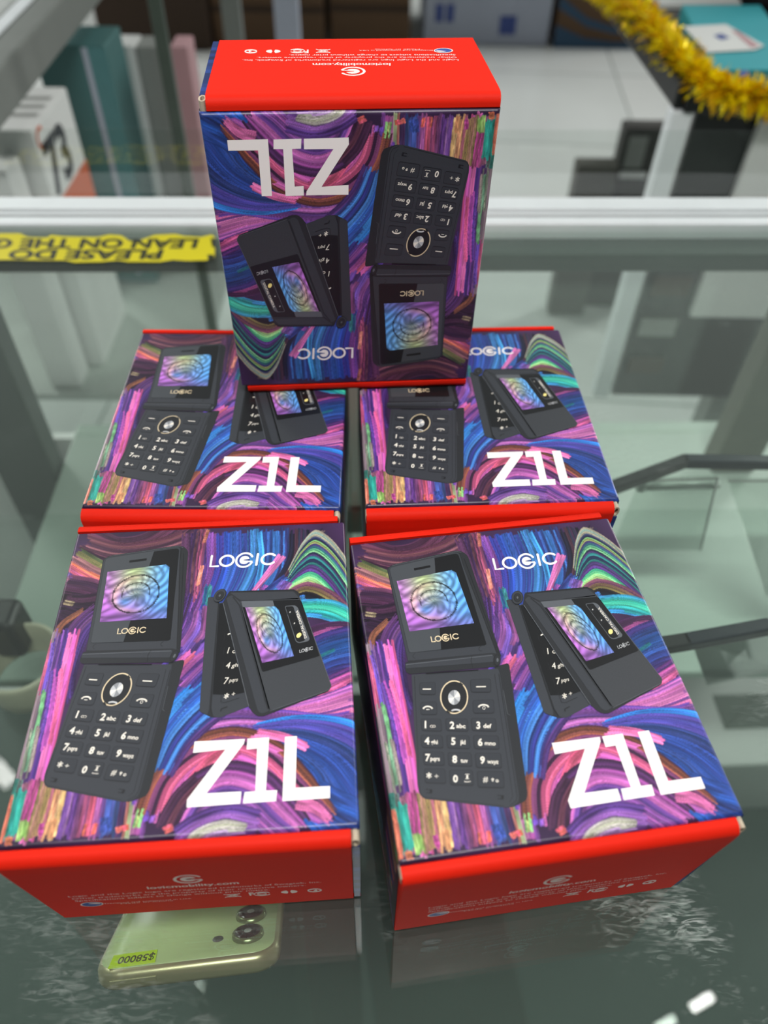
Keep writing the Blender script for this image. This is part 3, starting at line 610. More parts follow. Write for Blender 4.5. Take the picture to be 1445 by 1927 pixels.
    line(mb, 'B', arc2d(697, 329, 114, 138, 0, 356, 44), 10, m_gold, 4, closed=True)
    line(mb, 'B', [(742, 207), (770, 230)], 16, m_line, 5); line(mb, 'B', [(632, 446), (660, 466)], 14, m_line, 5)
    line(mb, 'B', arc2d(712, 450, 36, 14, 190, 350, 10), 14, m_silver, 5)
    line(mb, 'B', arc2d(690, 205, 36, 18, 20, 160, 10), 5, m_line, 5)
    n = 40; cen = L3('B', 697, 332, 5)
    for k in range(n):                        # turned metal centre: light and dark wedges
        a0, a1 = 360*k/n, 360*(k+1)/n; q = abs(math.cos(math.radians(a0*1.0+35)))
        mm = m_legend if q > .93 else (m_silver if q > .45 else m_silver2)
        P = arc2d(697, 332, 51, 62, a0, a1, 2); mb.add([cen]+[L3('B', x, y, 5) for x, y in P], [[0, 1, 2]], mm)
    leg = [('1', 447, 590), ('2', 660, 596), ('3', 885, 596), ('4', 446, 728), ('5', 672, 732), ('6', 899, 740), ('7', 452, 870), ('8', 682, 884), ('9', 918, 892), ('0', 688, 1050)]
    for s, X, Y in leg: keytext(mb, 'B', s, X, Y, 84, m_legend, 4, dx=(.95, .02), bold=.03)
    for s, X, Y, w in (('abc', 715, 590, 78), ('def', 945, 590, 68), ('ghi', 500, 726, 58), ('jkl', 748, 728, 44), ('mno', 957, 736, 92), ('pqrs', 495, 868, 80), ('tuv', 752, 884, 60), ('wxyz', 978, 892, 95)):
        keytext(mb, 'B', s, X, Y, 50, m_legend, 4, dx=(1, .03), width=w, bold=.02)
    for cx in (505, 526): line(mb, 'B', arc2d(cx, 577, 12, 9, 0, 340, 12), 4, m_legend, 4)
    line(mb, 'B', [(505, 586), (528, 586)], 4, m_legend, 4)
    for a in (0, 60, 120): line(mb, 'B', [(483-24*math.sin(math.radians(a)), 994-26*math.cos(math.radians(a))), (483+24*math.sin(math.radians(a)), 994+26*math.cos(math.radians(a)))], 9, m_legend, 4)
    line(mb, 'B', [(530, 1001), (564, 1001)], 5, m_legend, 4); line(mb, 'B', [(547, 986), (547, 1016)], 5, m_legend, 4)
    line(mb, 'B', [(785, 1040), (785, 1048), (834, 1048), (834, 1040)], 5, m_legend, 4); line(mb, 'B', [(808, 990), (808, 1022)], 14, m_legend, 4); line(mb, 'B', [(792, 1022), (824, 1022)], 4, m_legend, 4); line(mb, 'B', [(790, 984), (826, 984)], 4, m_legend, 4)
    keytext(mb, 'B', '#', 942, 1050, 72, m_legend, 4)
    line(mb, 'B', [(1024, 1020), (1024, 1046)], 9, m_legend, 4); line(mb, 'B', [(1012, 1030), (1024, 1018), (1036, 1030)], 6, m_legend, 4)
    line(mb, 'B', arc2d(1062, 1040, 10, 9, 0, 340, 10), 6, m_legend, 4)
    for (x, y) in ((455, 1112), (1062, 1162)):
        line(mb, 'B', [(x, y), (x+55, y+4), (x+52, y+32), (x+5, y+28)], 5, m_line, 4); poly(mb, 'B', [(x+36, y+4), (x+54, y+6), (x+52, y+30), (x+34, y+28)], m_line, 4)
    o = mb.build('open_phone_picture', root, label='printed picture of an open flip phone with its keypad'); mb2.build('logo_lettering', o)
def folded_phone(root):
    mb = MB()
    poly(mb, 'C', [(55, 182), (92, 172), (165, 215), (470, 1105), (545, 1182), (500, 1184), (378, 1142)], m_side, 0, [4, 10, 4, 6, 6, 20, 20])
    poly(mb, 'C', [(57, 186), (92, 176), (160, 222), (452, 1120), (455, 1165), (378, 1138)], m_body, 1, [4, 8, 4, 10, 16, 16])
    poly(mb, 'C', [(165, 222), (200, 215), (770, 1070), (562, 1184), (500, 1170), (460, 1105)], m_body, 1, [3, 3, 10, 30, 30, 14])
    poly(mb, 'C', [(172, 228), (202, 222), (690, 955), (600, 985), (430, 990)], m_black, 2)
    line(mb, 'C', [(165, 226), (462, 1105), (500, 1165)], 7, m_line, 3)
    line(mb, 'C', [(492, 958), (525, 1050), (560, 1052), (660, 1005)], 4, m_line, 3); line(mb, 'C', [(552, 1110), (556, 1128)], 10, m_line, 3); line(mb, 'C', [(550, 1108), (594, 1085)], 9, m_line, 3)
    for s, X, Y, z in (('1', 408, 640, 74), ('4', 446, 766, 74), ('7', 482, 898, 80)): keytext(mb, 'C', s, X, Y, z, m_legend, 3, dx=(.95, -.12), dy=(-.12, -1))
    for s, X, Y, w in (('ghi', 492, 755, 62), ('pqrs', 525, 880, 66)): keytext(mb, 'C', s, X, Y, 46, m_legend, 3, dx=(.98, -.2), dy=(-.1, -1), width=w)
    line(mb, 'C', arc2d(462, 622, 14, 10, 0, 340, 12), 5, m_legend, 3); line(mb, 'C', arc2d(372, 490, 24, 18, 200, 330, 8), 11, m_legend, 3)
    for x0, y0 in ((320, 470), (365, 590), (410, 715), (452, 850)): line(mb, 'C', [(x0, y0), (x0+18, y0+62)], 3, m_line if y0 > 1000 else m_side, 3)
    for a in (10, 70, 130): line(mb, 'C', [(550-20*math.sin(math.radians(a)), 996-24*math.cos(math.radians(a))), (550+20*math.sin(math.radians(a)), 996+24*math.cos(math.radians(a)))], 8, m_legend, 3)
    line(mb, 'C', [(588, 980), (614, 970)], 4, m_legend, 3); line(mb, 'C', [(598, 962), (604, 988)], 4, m_legend, 3)
    # lid
    poly(mb, 'C', [(198, 215), (212, 125), (740, 72), (790, 92), (812, 128), (1376, 850), (1378, 890), (1350, 912), (930, 1142), (880, 1148), (830, 1125), (770, 1075)], m_side, 4, [4, 10, 10, 14, 14, 30, 20, 10, 20, 30, 30, 10])
    poly(mb, 'C', [(335, 195), (812, 140), (1374, 852), (1374, 888), (960, 1095), (900, 1040), (345, 215)], m_leather, 5, [20, 14, 40, 20, 30, 30, 10])
    poly(mb, 'C', [(225, 132), (745, 88), (800, 128), (815, 148), (340, 190)], m_body, 5, 12)
    poly(mb, 'C', [(212, 180), (245, 150), (340, 205), (960, 1090), (905, 1125), (862, 1105)], m_body, 5, [12, 12, 12, 20, 20, 20])
    line(mb, 'C', [(262, 165), (345, 232), (940, 1085)], 10, m_side, 6); line(mb, 'C', [(204, 225), (770, 1070)], 5, m_edge, 6)
    line(mb, 'C', [(812, 130), (1376, 850), (1372, 888), (960, 1098)], 4, m_edge, 6); line(mb, 'C', [(215, 122), (740, 73), (790, 95)], 5, m_side, 6)
    poly(mb, 'C', [(342, 196), (825, 155), (842, 165), (1180, 612), (770, 776), (755, 765)], m_black, 6, [14, 10, 10, 14, 14, 8])
    poly(mb, 'C', [(346, 197), (606, 176), (640, 224), (404, 248), (378, 245)], m_edge, 7, [10, 1, 1, 1, 1])
    screen_patch(mb, 'C', [(403, 249), (665, 221), (970, 628), (733, 702)], 7, n=44)
    poly(mb, 'C', [(722, 216), (800, 203), (835, 220), (1042, 478), (1035, 496), (965, 518), (935, 505)], m_edge, 7, [18, 14, 14, 16, 12, 16, 14])
    poly(mb, 'C', [(730, 220), (792, 212), (1010, 492), (966, 510), (938, 500)], m_black, 8, [14, 14, 16, 14, 12])
    for cx, cy in ((793, 262), (867, 352)):
        line(mb, 'C', arc2d(cx, cy, 26, 28, 0, 350, 20), 4, m_side, 9); poly(mb, 'C', arc2d(cx-4, cy+4, 10, 11, 0, 350, 14), m_pane, 9); poly(mb, 'C', arc2d(cx-5, cy+3, 4, 5, 0, 350, 10), m_legend, 10)
    line(mb, 'C', arc2d(940, 452, 30, 33, 0, 350, 20), 3, m_side, 9); poly(mb, 'C', arc2d(940, 452, 19, 22, 0, 350, 20), m_flash, 9)
    # lettering along the camera bar, and the small word below it
    d = np.array([842-1010, 238-462.]); ln = np.linalg.norm(d); d = d/ln
    add_text(mb, 'DIGITAL CAMERA', m_legend, lambda x, y: L3('C', 1013+d[0]*x+d[1]*y, 466+d[1]*x-d[0]*y, 9), size=28, width=ln, bold=.01)
    o = mb.build('folded_phone_picture', root, label='printed picture of a half folded flip phone with outer display')
    mb2 = MB(); logo_word(mb2, m_silver, lambda x, y: L3('C', 1006+x*21.5-y*12, 600-x*8-y*27, 9), w=.15); mb2.build('logo_lettering', o)
    # hinge cap
    mb = MB(); poly(mb, 'C', arc2d(150, 162, 50, 58, 0, 352, 32), m_line, 7); poly(mb, 'C', arc2d(148, 162, 46, 54, 0, 352, 32), m_body, 8); poly(mb, 'C', arc2d(150, 164, 32, 38, 0, 352, 28), m_line, 9)
    poly(mb, 'C', arc2d(150, 164, 28, 34, 0, 352, 28), m_side, 10); poly(mb, 'C', arc2d(150, 164, 8, 10, 0, 352, 16), m_edge, 11)
    mb.build('hinge_cap', o)
def model_letters(root):
    mb = MB()
    for P in ([(195, 332), (498, 293), (503, 322), (400, 648), (610, 620), (633, 695), (315, 745), (298, 695), (405, 367), (215, 403)],
              [(513, 290), (642, 272), (757, 603), (825, 595), (845, 663), (650, 693), (632, 622), (695, 612), (597, 347), (535, 358)],
              [(737, 262), (808, 252), (930, 572), (1135, 545), (1165, 618), (885, 660)]):
        poly(mb, 'E', P, m_white, 0)
    mb.build('model_lettering', root)
    mb = MB(); logo_word(mb, m_white, lambda x, y: L3('D', 132+x*110-y*24, 400-x*11.5-y*95, 0)); mb.build('logo_lettering', root)

def make_carton():
    root = empty('phone_carton')
    front_panel().parent = root
    carton_walls(root); end_flap(root, -1, True); end_flap(root, 1, False); corner_roll(root)
    open_phone(root); folded_phone(root); model_letters(root)
    return root
GRP = 'five flip phone cartons on the glass counter'
def lay_flat(o, x, y, th, lab):
    c, s = math.cos(th), math.sin(th)
    o.location = (x+s*BL_/2, y-c*BL_/2, 0.0002); o.rotation_euler = (0, 0, th); tag(o, lab, 'phone box', GRP)
box = make_carton()
boxes = [box]+[copy_tree(box) for _ in range(4)]
lay_flat(boxes[0], -.0668, .1521, .0779, 'swirl-printed red-ended phone box lying at the front left, above the green phone')
lay_flat(boxes[1], .0552, .1532, .1547, 'swirl-printed red-ended phone box lying at the front right corner of the group, turned slightly left')
lay_flat(boxes[2], -.075, .2955, .0117, 'phone box lying at the back left, partly under the upright box')
lay_flat(boxes[3], .0478, .301, .0619, 'phone box lying at the back right, partly under the upright box')
o = boxes[4]; c, s = math.cos(TT), math.sin(TT)
R_ = Vector((c, s, 0)); D_ = Vector((-s, c, 0)); Z_ = Vector((0, 0, 1))
UPt = -math.sin(TI)*D_+math.cos(TI)*Z_; Dt = math.cos(TI)*D_+math.sin(TI)*Z_; Nt = -Dt
base = Vector((TX, TY, TZ)); org = base+UPt*BL_-Nt*BH
Mx = Matrix.Identity(4)
for i, v in enumerate((-R_, -UPt, Nt)):
    for j in range(3): Mx[j][i] = v[j]
Mx.translation = org; o.matrix_world = Mx
tag(o, 'phone box standing upright and upside down on top of the two back boxes', 'phone box', GRP)

# ------------------------------------------------------------------ surfaces of the shop
m_alu = mat('brushed_aluminium', '#e9eff2', rough=0.4, metal=0.15, noise=0.12, nscale=30)
m_alu2 = mat('grey_painted_metal', '#7d827e', rough=0.45, metal=0.3, noise=0.12, nscale=30)
m_groove = mat('dark_groove_strip', '#39413e', rough=0.6, noise=0.2)
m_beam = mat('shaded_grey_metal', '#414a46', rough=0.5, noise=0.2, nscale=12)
m_dpost = mat('dark_green_grey_metal', '#3f4a44', rough=0.45, metal=0.2, noise=0.25, nscale=12)
m_board = mat('dark_case_board', '#3d514a', rough=0.55, noise=0.5, nscale=3)
m_chrome = mat('pale_enamel', '#d5ded8', rough=0.3, metal=0.1, noise=0.05)
m_blackp = mat('black_plastic', '#0b0d10', rough=0.35, noise=0.2)
m_navy = mat('dark_blue_plastic', '#121a26', rough=0.3, noise=0.2)
m_whitep = mat('white_card', '#d9dcda', rough=0.5, noise=0.12, nscale=12)
m_greyp = mat('grey_card', '#8d918d', rough=0.55, noise=0.15, nscale=12)
m_teal = mat('deep_teal_card', '#3f6c6c', rough=0.5, noise=0.25, nscale=9)
m_teal2 = mat('bright_teal_card', '#35a3ad', rough=0.45, noise=0.15, nscale=14)
m_orange = mat('orange_card', '#c9643f', rough=0.5, noise=0.2, nscale=14)
m_pink = mat('dusty_pink_card', '#b58d92', rough=0.55, noise=0.2, nscale=14)
m_brown = mat('brown_cardboard', '#5d4630', rough=0.8, noise=0.3, nscale=6)
m_brown2 = mat('dark_brown_cardboard', '#3d2e22', rough=0.85, noise=0.3, nscale=6)  # darker brown for seams, cabinet and shelves
m_lilac = mat('pale_carton_print', '#a9b0bf', rough=0.6, noise=0.2, nscale=5)
m_cblue = mat('carton_blue_ink', '#3c4f8f', rough=0.6, noise=0.2)
m_cgreen = mat('carton_grey_green_ink', '#56655a', rough=0.6, noise=0.4, nscale=14)
m_swoosh = mat('carton_swoosh_blue', '#274a66', rough=0.6, noise=0.2)
m_ink = mat('dark_ink', '#30343a', rough=0.6)
m_yellow = mat('yellow_tape', '#cdc20c', rough=0.32, spec=0.5, noise=0.08, nscale=30)
m_tapeink = mat('black_tape_ink', '#23260f', rough=0.4)
m_clear = glass_mat('clear_film', tint=(0.72, 0.74, 0.70), rough=0.12)
m_acryl = glass_mat('clear_acrylic', tint=(0.90, 0.93, 0.91), rough=0.03, smear_glare=0.0)
m_pane_g = glass_mat('front_glass', tint=(0.97, 0.985, 0.975), rough=0.0)
m_glass = glass_mat('counter_glass', tint=(0.925, 0.965, 0.942), rough=0.0, smear_glare=1.7)
m_shelfg = glass_mat('shelf_glass', tint=(0.95, 0.972, 0.96), rough=0.0)
m_gedge = mat('green_glass_edge', '#47524a', rough=0.3, noise=0.2)

def floor_mat():
    m = bpy.data.materials.new('white_floor_tile'); m.use_nodes = True; nt = m.node_tree; b = nt.nodes['Principled BSDF']; N = nt.nodes.new; L = nt.links.new
    tc = N('ShaderNodeTexCoord'); mp = N('ShaderNodeMapping'); mp.inputs['Rotation'].default_value = (0, 0, 0.07); L(tc.outputs['Object'], mp.inputs[0])
    br = N('ShaderNodeTexBrick'); br.offset = 0; br.inputs['Scale'].default_value = 1.0; br.inputs['Brick Width'].default_value = 0.8; br.inputs['Row Height'].default_value = 0.8
    br.inputs['Mortar Size'].default_value = 0.004; br.inputs['Color1'].default_value = lin('#dde2e0')+(1,); br.inputs['Color2'].default_value = lin('#d8dedc')+(1,); br.inputs['Mortar'].default_value = lin('#8e9794')+(1,)
    L(mp.outputs[0], br.inputs[0])
    nz = N('ShaderNodeTexNoise'); nz.inputs['Scale'].default_value = 1.2; nz.inputs['Detail'].default_value = 4; L(tc.outputs['Object'], nz.inputs[0])
    mx = N('ShaderNodeMix'); mx.data_type = 'RGBA'; mx.blend_type = 'MULTIPLY'; mx.inputs[0].default_value = 0.35
    L(br.outputs[0], mx.inputs[6]); ad = N('ShaderNodeMath'); ad.operation = 'ADD'; ad.inputs[1].default_value = .42; L(nz.outputs['Fac'], ad.inputs[0]); L(ad.outputs[0], mx.inputs[7])
    L(mx.outputs[2], b.inputs['Base Color']); b.inputs['Roughness'].default_value = 0.22
    return m
FLOOR = -0.95
mb = MB(); mb.add([(-6, -2.5, FLOOR), (6, -2.5, FLOOR), (6, 9, FLOOR), (-6, 9, FLOOR)], [[0, 1, 2, 3]], floor_mat()); tag(mb.build('floor'), kind='structure')
mb = MB(); mb.add([(-6, 8.9, FLOOR), (6, 8.9, FLOOR), (6, 8.9, 2.6), (-6, 8.9, 2.6)], [[0, 1, 2, 3]], mat('dim_wall', '#5a5650', rough=.8, noise=.2, nscale=2)); tag(mb.build('wall_back'), kind='structure')

# ------------------------------------------------------------------ the glass counter the boxes lie on
YAW = 0.0318
ctr = empty('glass_counter', (0, 0, 0), YAW)
tag(ctr, 'glass topped shop counter with aluminium rail that carries the phone boxes', 'counter')
X0, X1, YF = -0.62, 0.62, 0.632
mb = MB(); mb.box((X0, -.12, -.0060), (X1, YF+.004, -.0002), m_glass); mb.build('glass_top', ctr)
mb = MB()                                     # far rail: a lit flat, two grooves, a lip
mb.prism([(YF, -.012), (YF, .0010), (YF+.003, .0022), (YF+.011, .0022), (YF+.0115, .0012), (YF+.0145, .0012), (YF+.015, .0030), (YF+.0185, .0030), (YF+.019, .0016), (YF+.022, .0016),
          (YF+.0225, .0040), (YF+.044, .0040), (YF+.046, .002), (YF+.046, -.012)], X0, X1, m_alu); mb.build('front_rail', ctr, fix=True)
mb = MB()
mb.box((X0, YF+.0117, .0008), (X1, YF+.0143, .0014), m_groove); mb.box((X0, YF+.0192, .0010), (X1, YF+.0218, .0018), m_groove); mb.build('groove_strip', ctr)  # dark strips along the two grooves of the rail
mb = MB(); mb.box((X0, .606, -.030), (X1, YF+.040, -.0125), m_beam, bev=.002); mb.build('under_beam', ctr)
mb = MB(); mb.box((X0, YF+.018, -.2595), (X1, YF+.024, -.031), m_pane_g); mb.build('front_glass', ctr)
mb = MB(); mb.box((X0, YF+.050, .004), (X1, YF+.0506, .060), m_pane_g); mb.build('upstand_glass', ctr)
mb = MB(); mb.box((X0, -.12, -.80), (X1, .60, -.76), m_board); mb.build('case_floor', ctr)
mb = MB(); mb.box((X0, -.128, -.80), (X1, -.121, -.001), m_board); mb.build('rear_light_block', ctr)  # unseen panel added to keep floor light off the front flaps
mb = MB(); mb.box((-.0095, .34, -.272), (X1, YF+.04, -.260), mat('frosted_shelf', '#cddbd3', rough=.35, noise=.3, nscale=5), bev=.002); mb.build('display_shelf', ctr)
mb = MB(); mb.box((X0, YF+.03, -.80), (X1, YF+.04, -.273), m_whitep); mb.build('front_panel', ctr)
mb = MB(); mb.box((X0, -.10, -.188), (X1, .46, -.180), m_shelfg); mb.build('glass_shelf', ctr)
QL = Matrix.Rotation(-YAW, 3, 'Z') @ Vector(at_y(62, 860, .60))
for px, py, w in ((62, 860, .030), (1425, 790, .024)):
    p = at_y(px, py, .60); q = Matrix.Rotation(-YAW, 3, 'Z') @ Vector(p)
    mb = MB(); mb.box((q.x-w, .585, -.7595 if px < 700 else -.2595), (q.x+w, .615, -.0315), m_dpost if px < 700 else mat('warm_grey_metal', '#6d6f66', rough=.5, noise=.2), bev=.003); mb.build('corner_post', ctr)
mb = MB(); mb.box((QL.x+.032, .34, -.272), (-.0105, YF+.04, -.260), mat('frosted_shelf_shade', '#8c9a91', rough=.35, noise=.3, nscale=5), bev=.002); mb.build('display_shelf', ctr)  # left half of the shelf, light falloff put into its darker colour
p = at_y(672, 880, .445); q = Matrix.Rotation(-YAW, 3, 'Z') @ Vector(p)
mb = MB(); mb.box((q.x-.0085, .4365, -.150), (q.x+.0085, .4535, -.0062), m_chrome, bev=.004, seg=3); mb.box((q.x-.0105, .433, -.179), (q.x+.0105, .457, -.150), m_alu2, bev=.002)
mb.build('shelf_support', ctr)

# yellow warning tape on the glass by the rail, its writing turned to the customers
tp = empty('warning_tape', tuple(at_z(200, 462, 0.0))); tp.location.z = 0.0004
tag(tp, 'yellow and black warning tape stuck along the far edge of the glass counter', 'tape')
def tpt(X, Y, lay):
    p = at_z(X, Y, 0.0006+lay*.00012); return (p[0]-tp.location.x, p[1]-tp.location.y, p[2]-tp.location.z)
mb = MB(); Q = [(-90, 429), (408, 428), (413, 470), (406, 496), (-90, 494)]; mb.add([tpt(x, y, 0) for x, y in Q], [list(range(5))], m_clear); mb.build('clear_strip', tp)
mb = MB()
up = [(-90, 440), (-40, 447), (0, 439), (38, 439), (52, 446), (88, 447), (96, 442), (122, 445), (185, 446), (205, 441), (228, 443), (245, 454), (262, 453), (290, 442), (330, 440), (345, 444), (378, 446), (398, 441), (404, 446)]
lo = [(404, 484), (388, 490), (352, 491), (326, 489), (300, 493), (240, 493), (222, 490), (190, 493), (140, 494), (122, 490), (80, 490), (30, 489), (-40, 489), (-90, 485)]
P = up+lo; mb.add([tpt(x, y, 1) for x, y in P], [list(range(len(P)))], m_yellow)
for a in ([(396, 448), (404, 449), (405, 466), (399, 464)], [(390, 479), (402, 479), (404, 489), (392, 490)]): mb.add([tpt(x, y, 2) for x, y in a], [[0, 1, 2, 3]], m_tapeink)
mb.build('yellow_band', tp)
mb = MB()
for s, xr, w, y0 in (('PLEASE DO', 309, 293, 470.5), ('LEAN ON THE', 375, 340, 450), ('GLASS', 24, 150, 450), ('NOT', -4, 80, 470.5)):
    add_text(mb, s, m_tapeink, lambda x, y, xr=xr, y0=y0: tpt(xr-x, y0+y, 2), size=24, width=w, bold=.04, shear=.16)
mb.build('tape_lettering', tp)

# ------------------------------------------------------------------ things under the glass
# green phone on a low clear riser
ZP = -.034
a_ = at_z(188, 1828, ZP); b_ = at_z(508, 1789, ZP)
ang = math.atan2(b_[1]-a_[1], b_[0]-a_[0]); wph = .0765; hph = .158; TILT = -.84
Rp = Matrix.Rotation(ang, 3, 'Z') @ Matrix.Rotation(TILT, 3, 'X')
mid = Vector((np.array(a_)+np.array(b_))/2)-Rp @ Vector((0, 0.0015, .0088))
ph = empty('smartphone', mid, ang); ph.rotation_euler = (TILT, 0, ang)
tag(ph, 'mint green smartphone with price sticker lying under the glass at the front left', 'phone')
m_mint = mat('mint_green_back', '#a3b483', rough=0.25, spec=0.5, noise=0.1, nscale=20); m_frame = mat('olive_satin_frame', '#a09a78', rough=0.32, metal=0.6, noise=0.15, nscale=30)
m_lens = mat('black_lens_glass', '#0a0a0e', rough=0.08, spec=0.8); m_ringm = mat('lens_ring_green', '#6f7a58', rough=0.25, metal=0.6)
def rrect(w, h, r, cx=0, cy=0, n=8):
    P = []
    for sx, sy, a0 in ((1, 1, 0), (-1, 1, 90), (-1, -1, 180), (1, -1, 270)):
        P += [(cx+sx*(w/2-r)+r*math.cos(math.radians(a)), cy+sy*(h/2-r)+r*math.sin(math.radians(a))) for a in np.linspace(a0, a0+90, n)]
    return P
def loft(mb, loops, m):
    n = len(loops[0]); V = [p for l in loops for p in l]; F = [[i*n+k, i*n+(k+1) % n, (i+1)*n+(k+1) % n, (i+1)*n+k] for i in range(len(loops)-1) for k in range(n)]
    F += [list(range(n))[::-1], [(len(loops)-1)*n+k for k in range(n)]]; mb.add(V, F, m, smooth=True)
cy = hph/2
mb = MB(); loft(mb, [[(x, y, z) for x, y in rrect(wph-2*i, hph-2*i, .011-i, 0, cy)] for z, i in ((0, .0022), (.0006, .0008), (.0020, .0001), (.0058, .0001), (.0074, .0007), (.0086, .0022))], m_frame); mb.build('frame', ph)
mb = MB(); loft(mb, [[(x, y, z) for x, y in rrect(wph-2*i, hph-2*i, .011-i, 0, cy)] for z, i in ((.0080, .0020), (.0088, .0021))], m_mint); mb.build('back_glass', ph)
for k in range(3):
    mb = MB(); cx, yy = .0245, .0155+.0165*k
    mb.lathe([(0, .0020), (.0061, .0020), (.0067, .0017), (.0069, 0)], m_ringm, (cx, yy, .0088)); o = mb.build('camera_lens', ph)
    mb = MB(); mb.lathe([(0, .0023), (.0054, .0023), (.0057, .0019)], m_lens, (cx, yy, .0088)); mb.lathe([(0, .0024), (.0016, .0024), (.0018, .0022)], m_greyp, (cx, yy, .0088), seg=12); mb.build('lens_glass', o)
mb = MB(); mb.lathe([(0, .0003), (.0022, .0003), (.0024, 0)], mat('flash_dark', '#4a4c48', rough=.3), (.0115, .0155, .0088)); mb.build('flash', ph)
mb = MB(); mb.box((-.031, -.0003, .0030), (-.012, .0004, .0052), m_frame, bev=.0003); mb.build('side_button', ph)
mb = MB(); mb.slab([(-.0318, .0022), (-.0128, .0029), (-.0136, .0125), (-.0318, .0120)], .0089, .0091, mat('lime_sticker', '#b4d414', rough=.5, noise=.06)); st = mb.build('price_sticker', ph)
mb = MB(); add_text(mb, '$58000', mat('sticker_ink', '#33400f', rough=.6), lambda x, y: (-.0139-x, .0098-y, .00915), size=.0072, width=.0150, bold=.02); mb.build('sticker_lettering', st)
m_rz = empty('display_riser', mid-Rp @ Vector((0, 0, .0004)), ang); m_rz.rotation_euler = (TILT, 0, ang); tag(m_rz, 'clear sloping acrylic riser under the mint green phone', 'riser')
mb = MB(); mb.box((-.03, .03, -.0052), (.03, .150, -.0012), m_acryl); mb.build('top_plate', m_rz)
mb = MB(); mb.box((-.03, .148, -.0042), (.03, .152, .008), m_acryl); mb.build('stop_lip', m_rz)
mb = MB(); q = Rp.inverted() @ Vector((0, 0, -1)); V0 = Vector((-.028, .06, -.0044)); L_ = (mid+Rp @ V0).z+.1795
mb.add([V0, V0+Vector((.056, 0, 0)), V0+Vector((.056, 0, 0))+q*L_, V0+q*L_, V0+Vector((0, .004, 0)), V0+Vector((.056, .004, 0)), V0+Vector((.056, .004, 0))+q*(L_-.003), V0+Vector((0, .004, 0))+q*(L_-.003)],
       [[0, 1, 2, 3], [7, 6, 5, 4], [0, 4, 5, 1], [3, 2, 6, 7], [0, 3, 7, 4], [1, 5, 6, 2]], m_acryl); mb.build('leg', m_rz)

def phone_stand(pts, z, lab, plate, w=.0085, rod=None):
    o0 = at_z(*pts[-1], z); t = empty('phone_stand', (o0[0], o0[1], -.1799)); tag(t, lab, 'display stand', 'clear stands with dark edges under the glass at the right')
    loc = lambda X, Y, zz: tuple(np.array(at_z(X, Y, zz))-np.array(t.location))
    mb = MB(); P = [Vector(loc(x, y, z)) for x, y in pts]
    for a, b in zip(P[:-1], P[1:]):
        d = (b-a); L = d.length; R = Matrix.Rotation(math.atan2(d.y, d.x), 3, 'Z')
        mb.box((a+b)/2-Vector((L/2+.002, w/2, .004)), (a+b)/2+Vector((L/2+.002, w/2, .004)), m_blackp if b is not P[-1] else m_navy, rot=R, bev=.0012)
    mb.build('dark_bar', t)
    mb = MB()
    for Q in plate:
        V = [loc(x, y, zz) for x, y, zz in Q]; n = len(V); off = Vector((0, .0018, .0012))
        mb.add(V+[tuple(Vector(v)+off) for v in V], [list(range(n)), list(range(n, 2*n))[::-1]]+[[i, (i+1) % n, n+(i+1) % n, n+i] for i in range(n)], m_acryl)
    mb.build('clear_plate', t)
    mb = MB()
    for Q in plate:
        for k in (0, 1):
            a, b = Q[k], Q[k+1]; mb.tube([loc(*a), loc(*b)], .0009, m_greyp, seg=6)
    mb.build('plate_edge', t)
    if rod:
        a, b = Vector(loc(*rod[0])), Vector(loc(*rod[1])); mb = MB(); mb.tube([a, b], .0032, m_chrome, seg=12)
        bm = bmesh.new(); bmesh.ops.create_uvsphere(bm, u_segments=16, v_segments=10, radius=.0046); bmesh.ops.translate(bm, verts=bm.verts, vec=a); mb.bm(bm, m_chrome, smooth=True); bm.free(); mb.build('chrome_rod', t)
    return t
phone_stand([(1120, 930), (1288, 868), (1520, 872)], -.055, 'clear display stand with dark bent edge, behind the back right box', [[(1205, 905, -.06), (1350, 900, -.06), (1318, 1035, -.178), (1150, 1035, -.178)], [(1370, 905, -.06), (1500, 905, -.06), (1560, 1120, -.178), (1440, 1120, -.178)]], rod=[(1206, 916, -.075), (1352, 912, -.075)])
phone_stand([(1200, 1222), (1290, 1208), (1442, 1180)], -.045, 'clear display stand with straight dark edge, beside the front right box', [[(1300, 1205, -.05), (1448, 1190, -.05), (1470, 1260, -.178), (1330, 1290, -.178)]])

# white loop strap at the left
q = at_z(-12, 1165, -.10); wt = empty('wristband', (q[0], q[1], -.1799)); tag(wt, 'pale looped watch strap with black case under the glass at the left edge', 'watch')
mb = MB(); m_strap = mat('pale_rubber', '#a9a894', rough=.45, noise=.1)
mb.lathe([(.0255, 0), (.0275, .001), (.0295, .012), (.0300, .030), (.0292, .0330), (.0275, .0338), (.0262, .0325), (.0262, .012), (.0250, .002)], m_strap, seg=40); mb.build('strap', wt)
mb = MB(); mb.box((-.030, .012, .010), (-.004, .040, .050), m_blackp, bev=.005, seg=3); mb.build('watch_case', wt)

# pale carton low in the case at the right
q = at_z(1400, 1300, -.60)
bx = empty('product_box', (q[0], q[1], -.7598), .05); tag(bx, 'pale box low inside the counter, beside the front right phone box', 'box')
mb = MB(); mb.box((-.085, -.10, 0), (.16, .09, .15), m_whitep, bev=.003); mb.build('carton', bx); mb = MB(); mb.box((-.04, -.05, .1501), (.12, .0, .1508), m_cgreen); mb.build('printed_panel', bx)

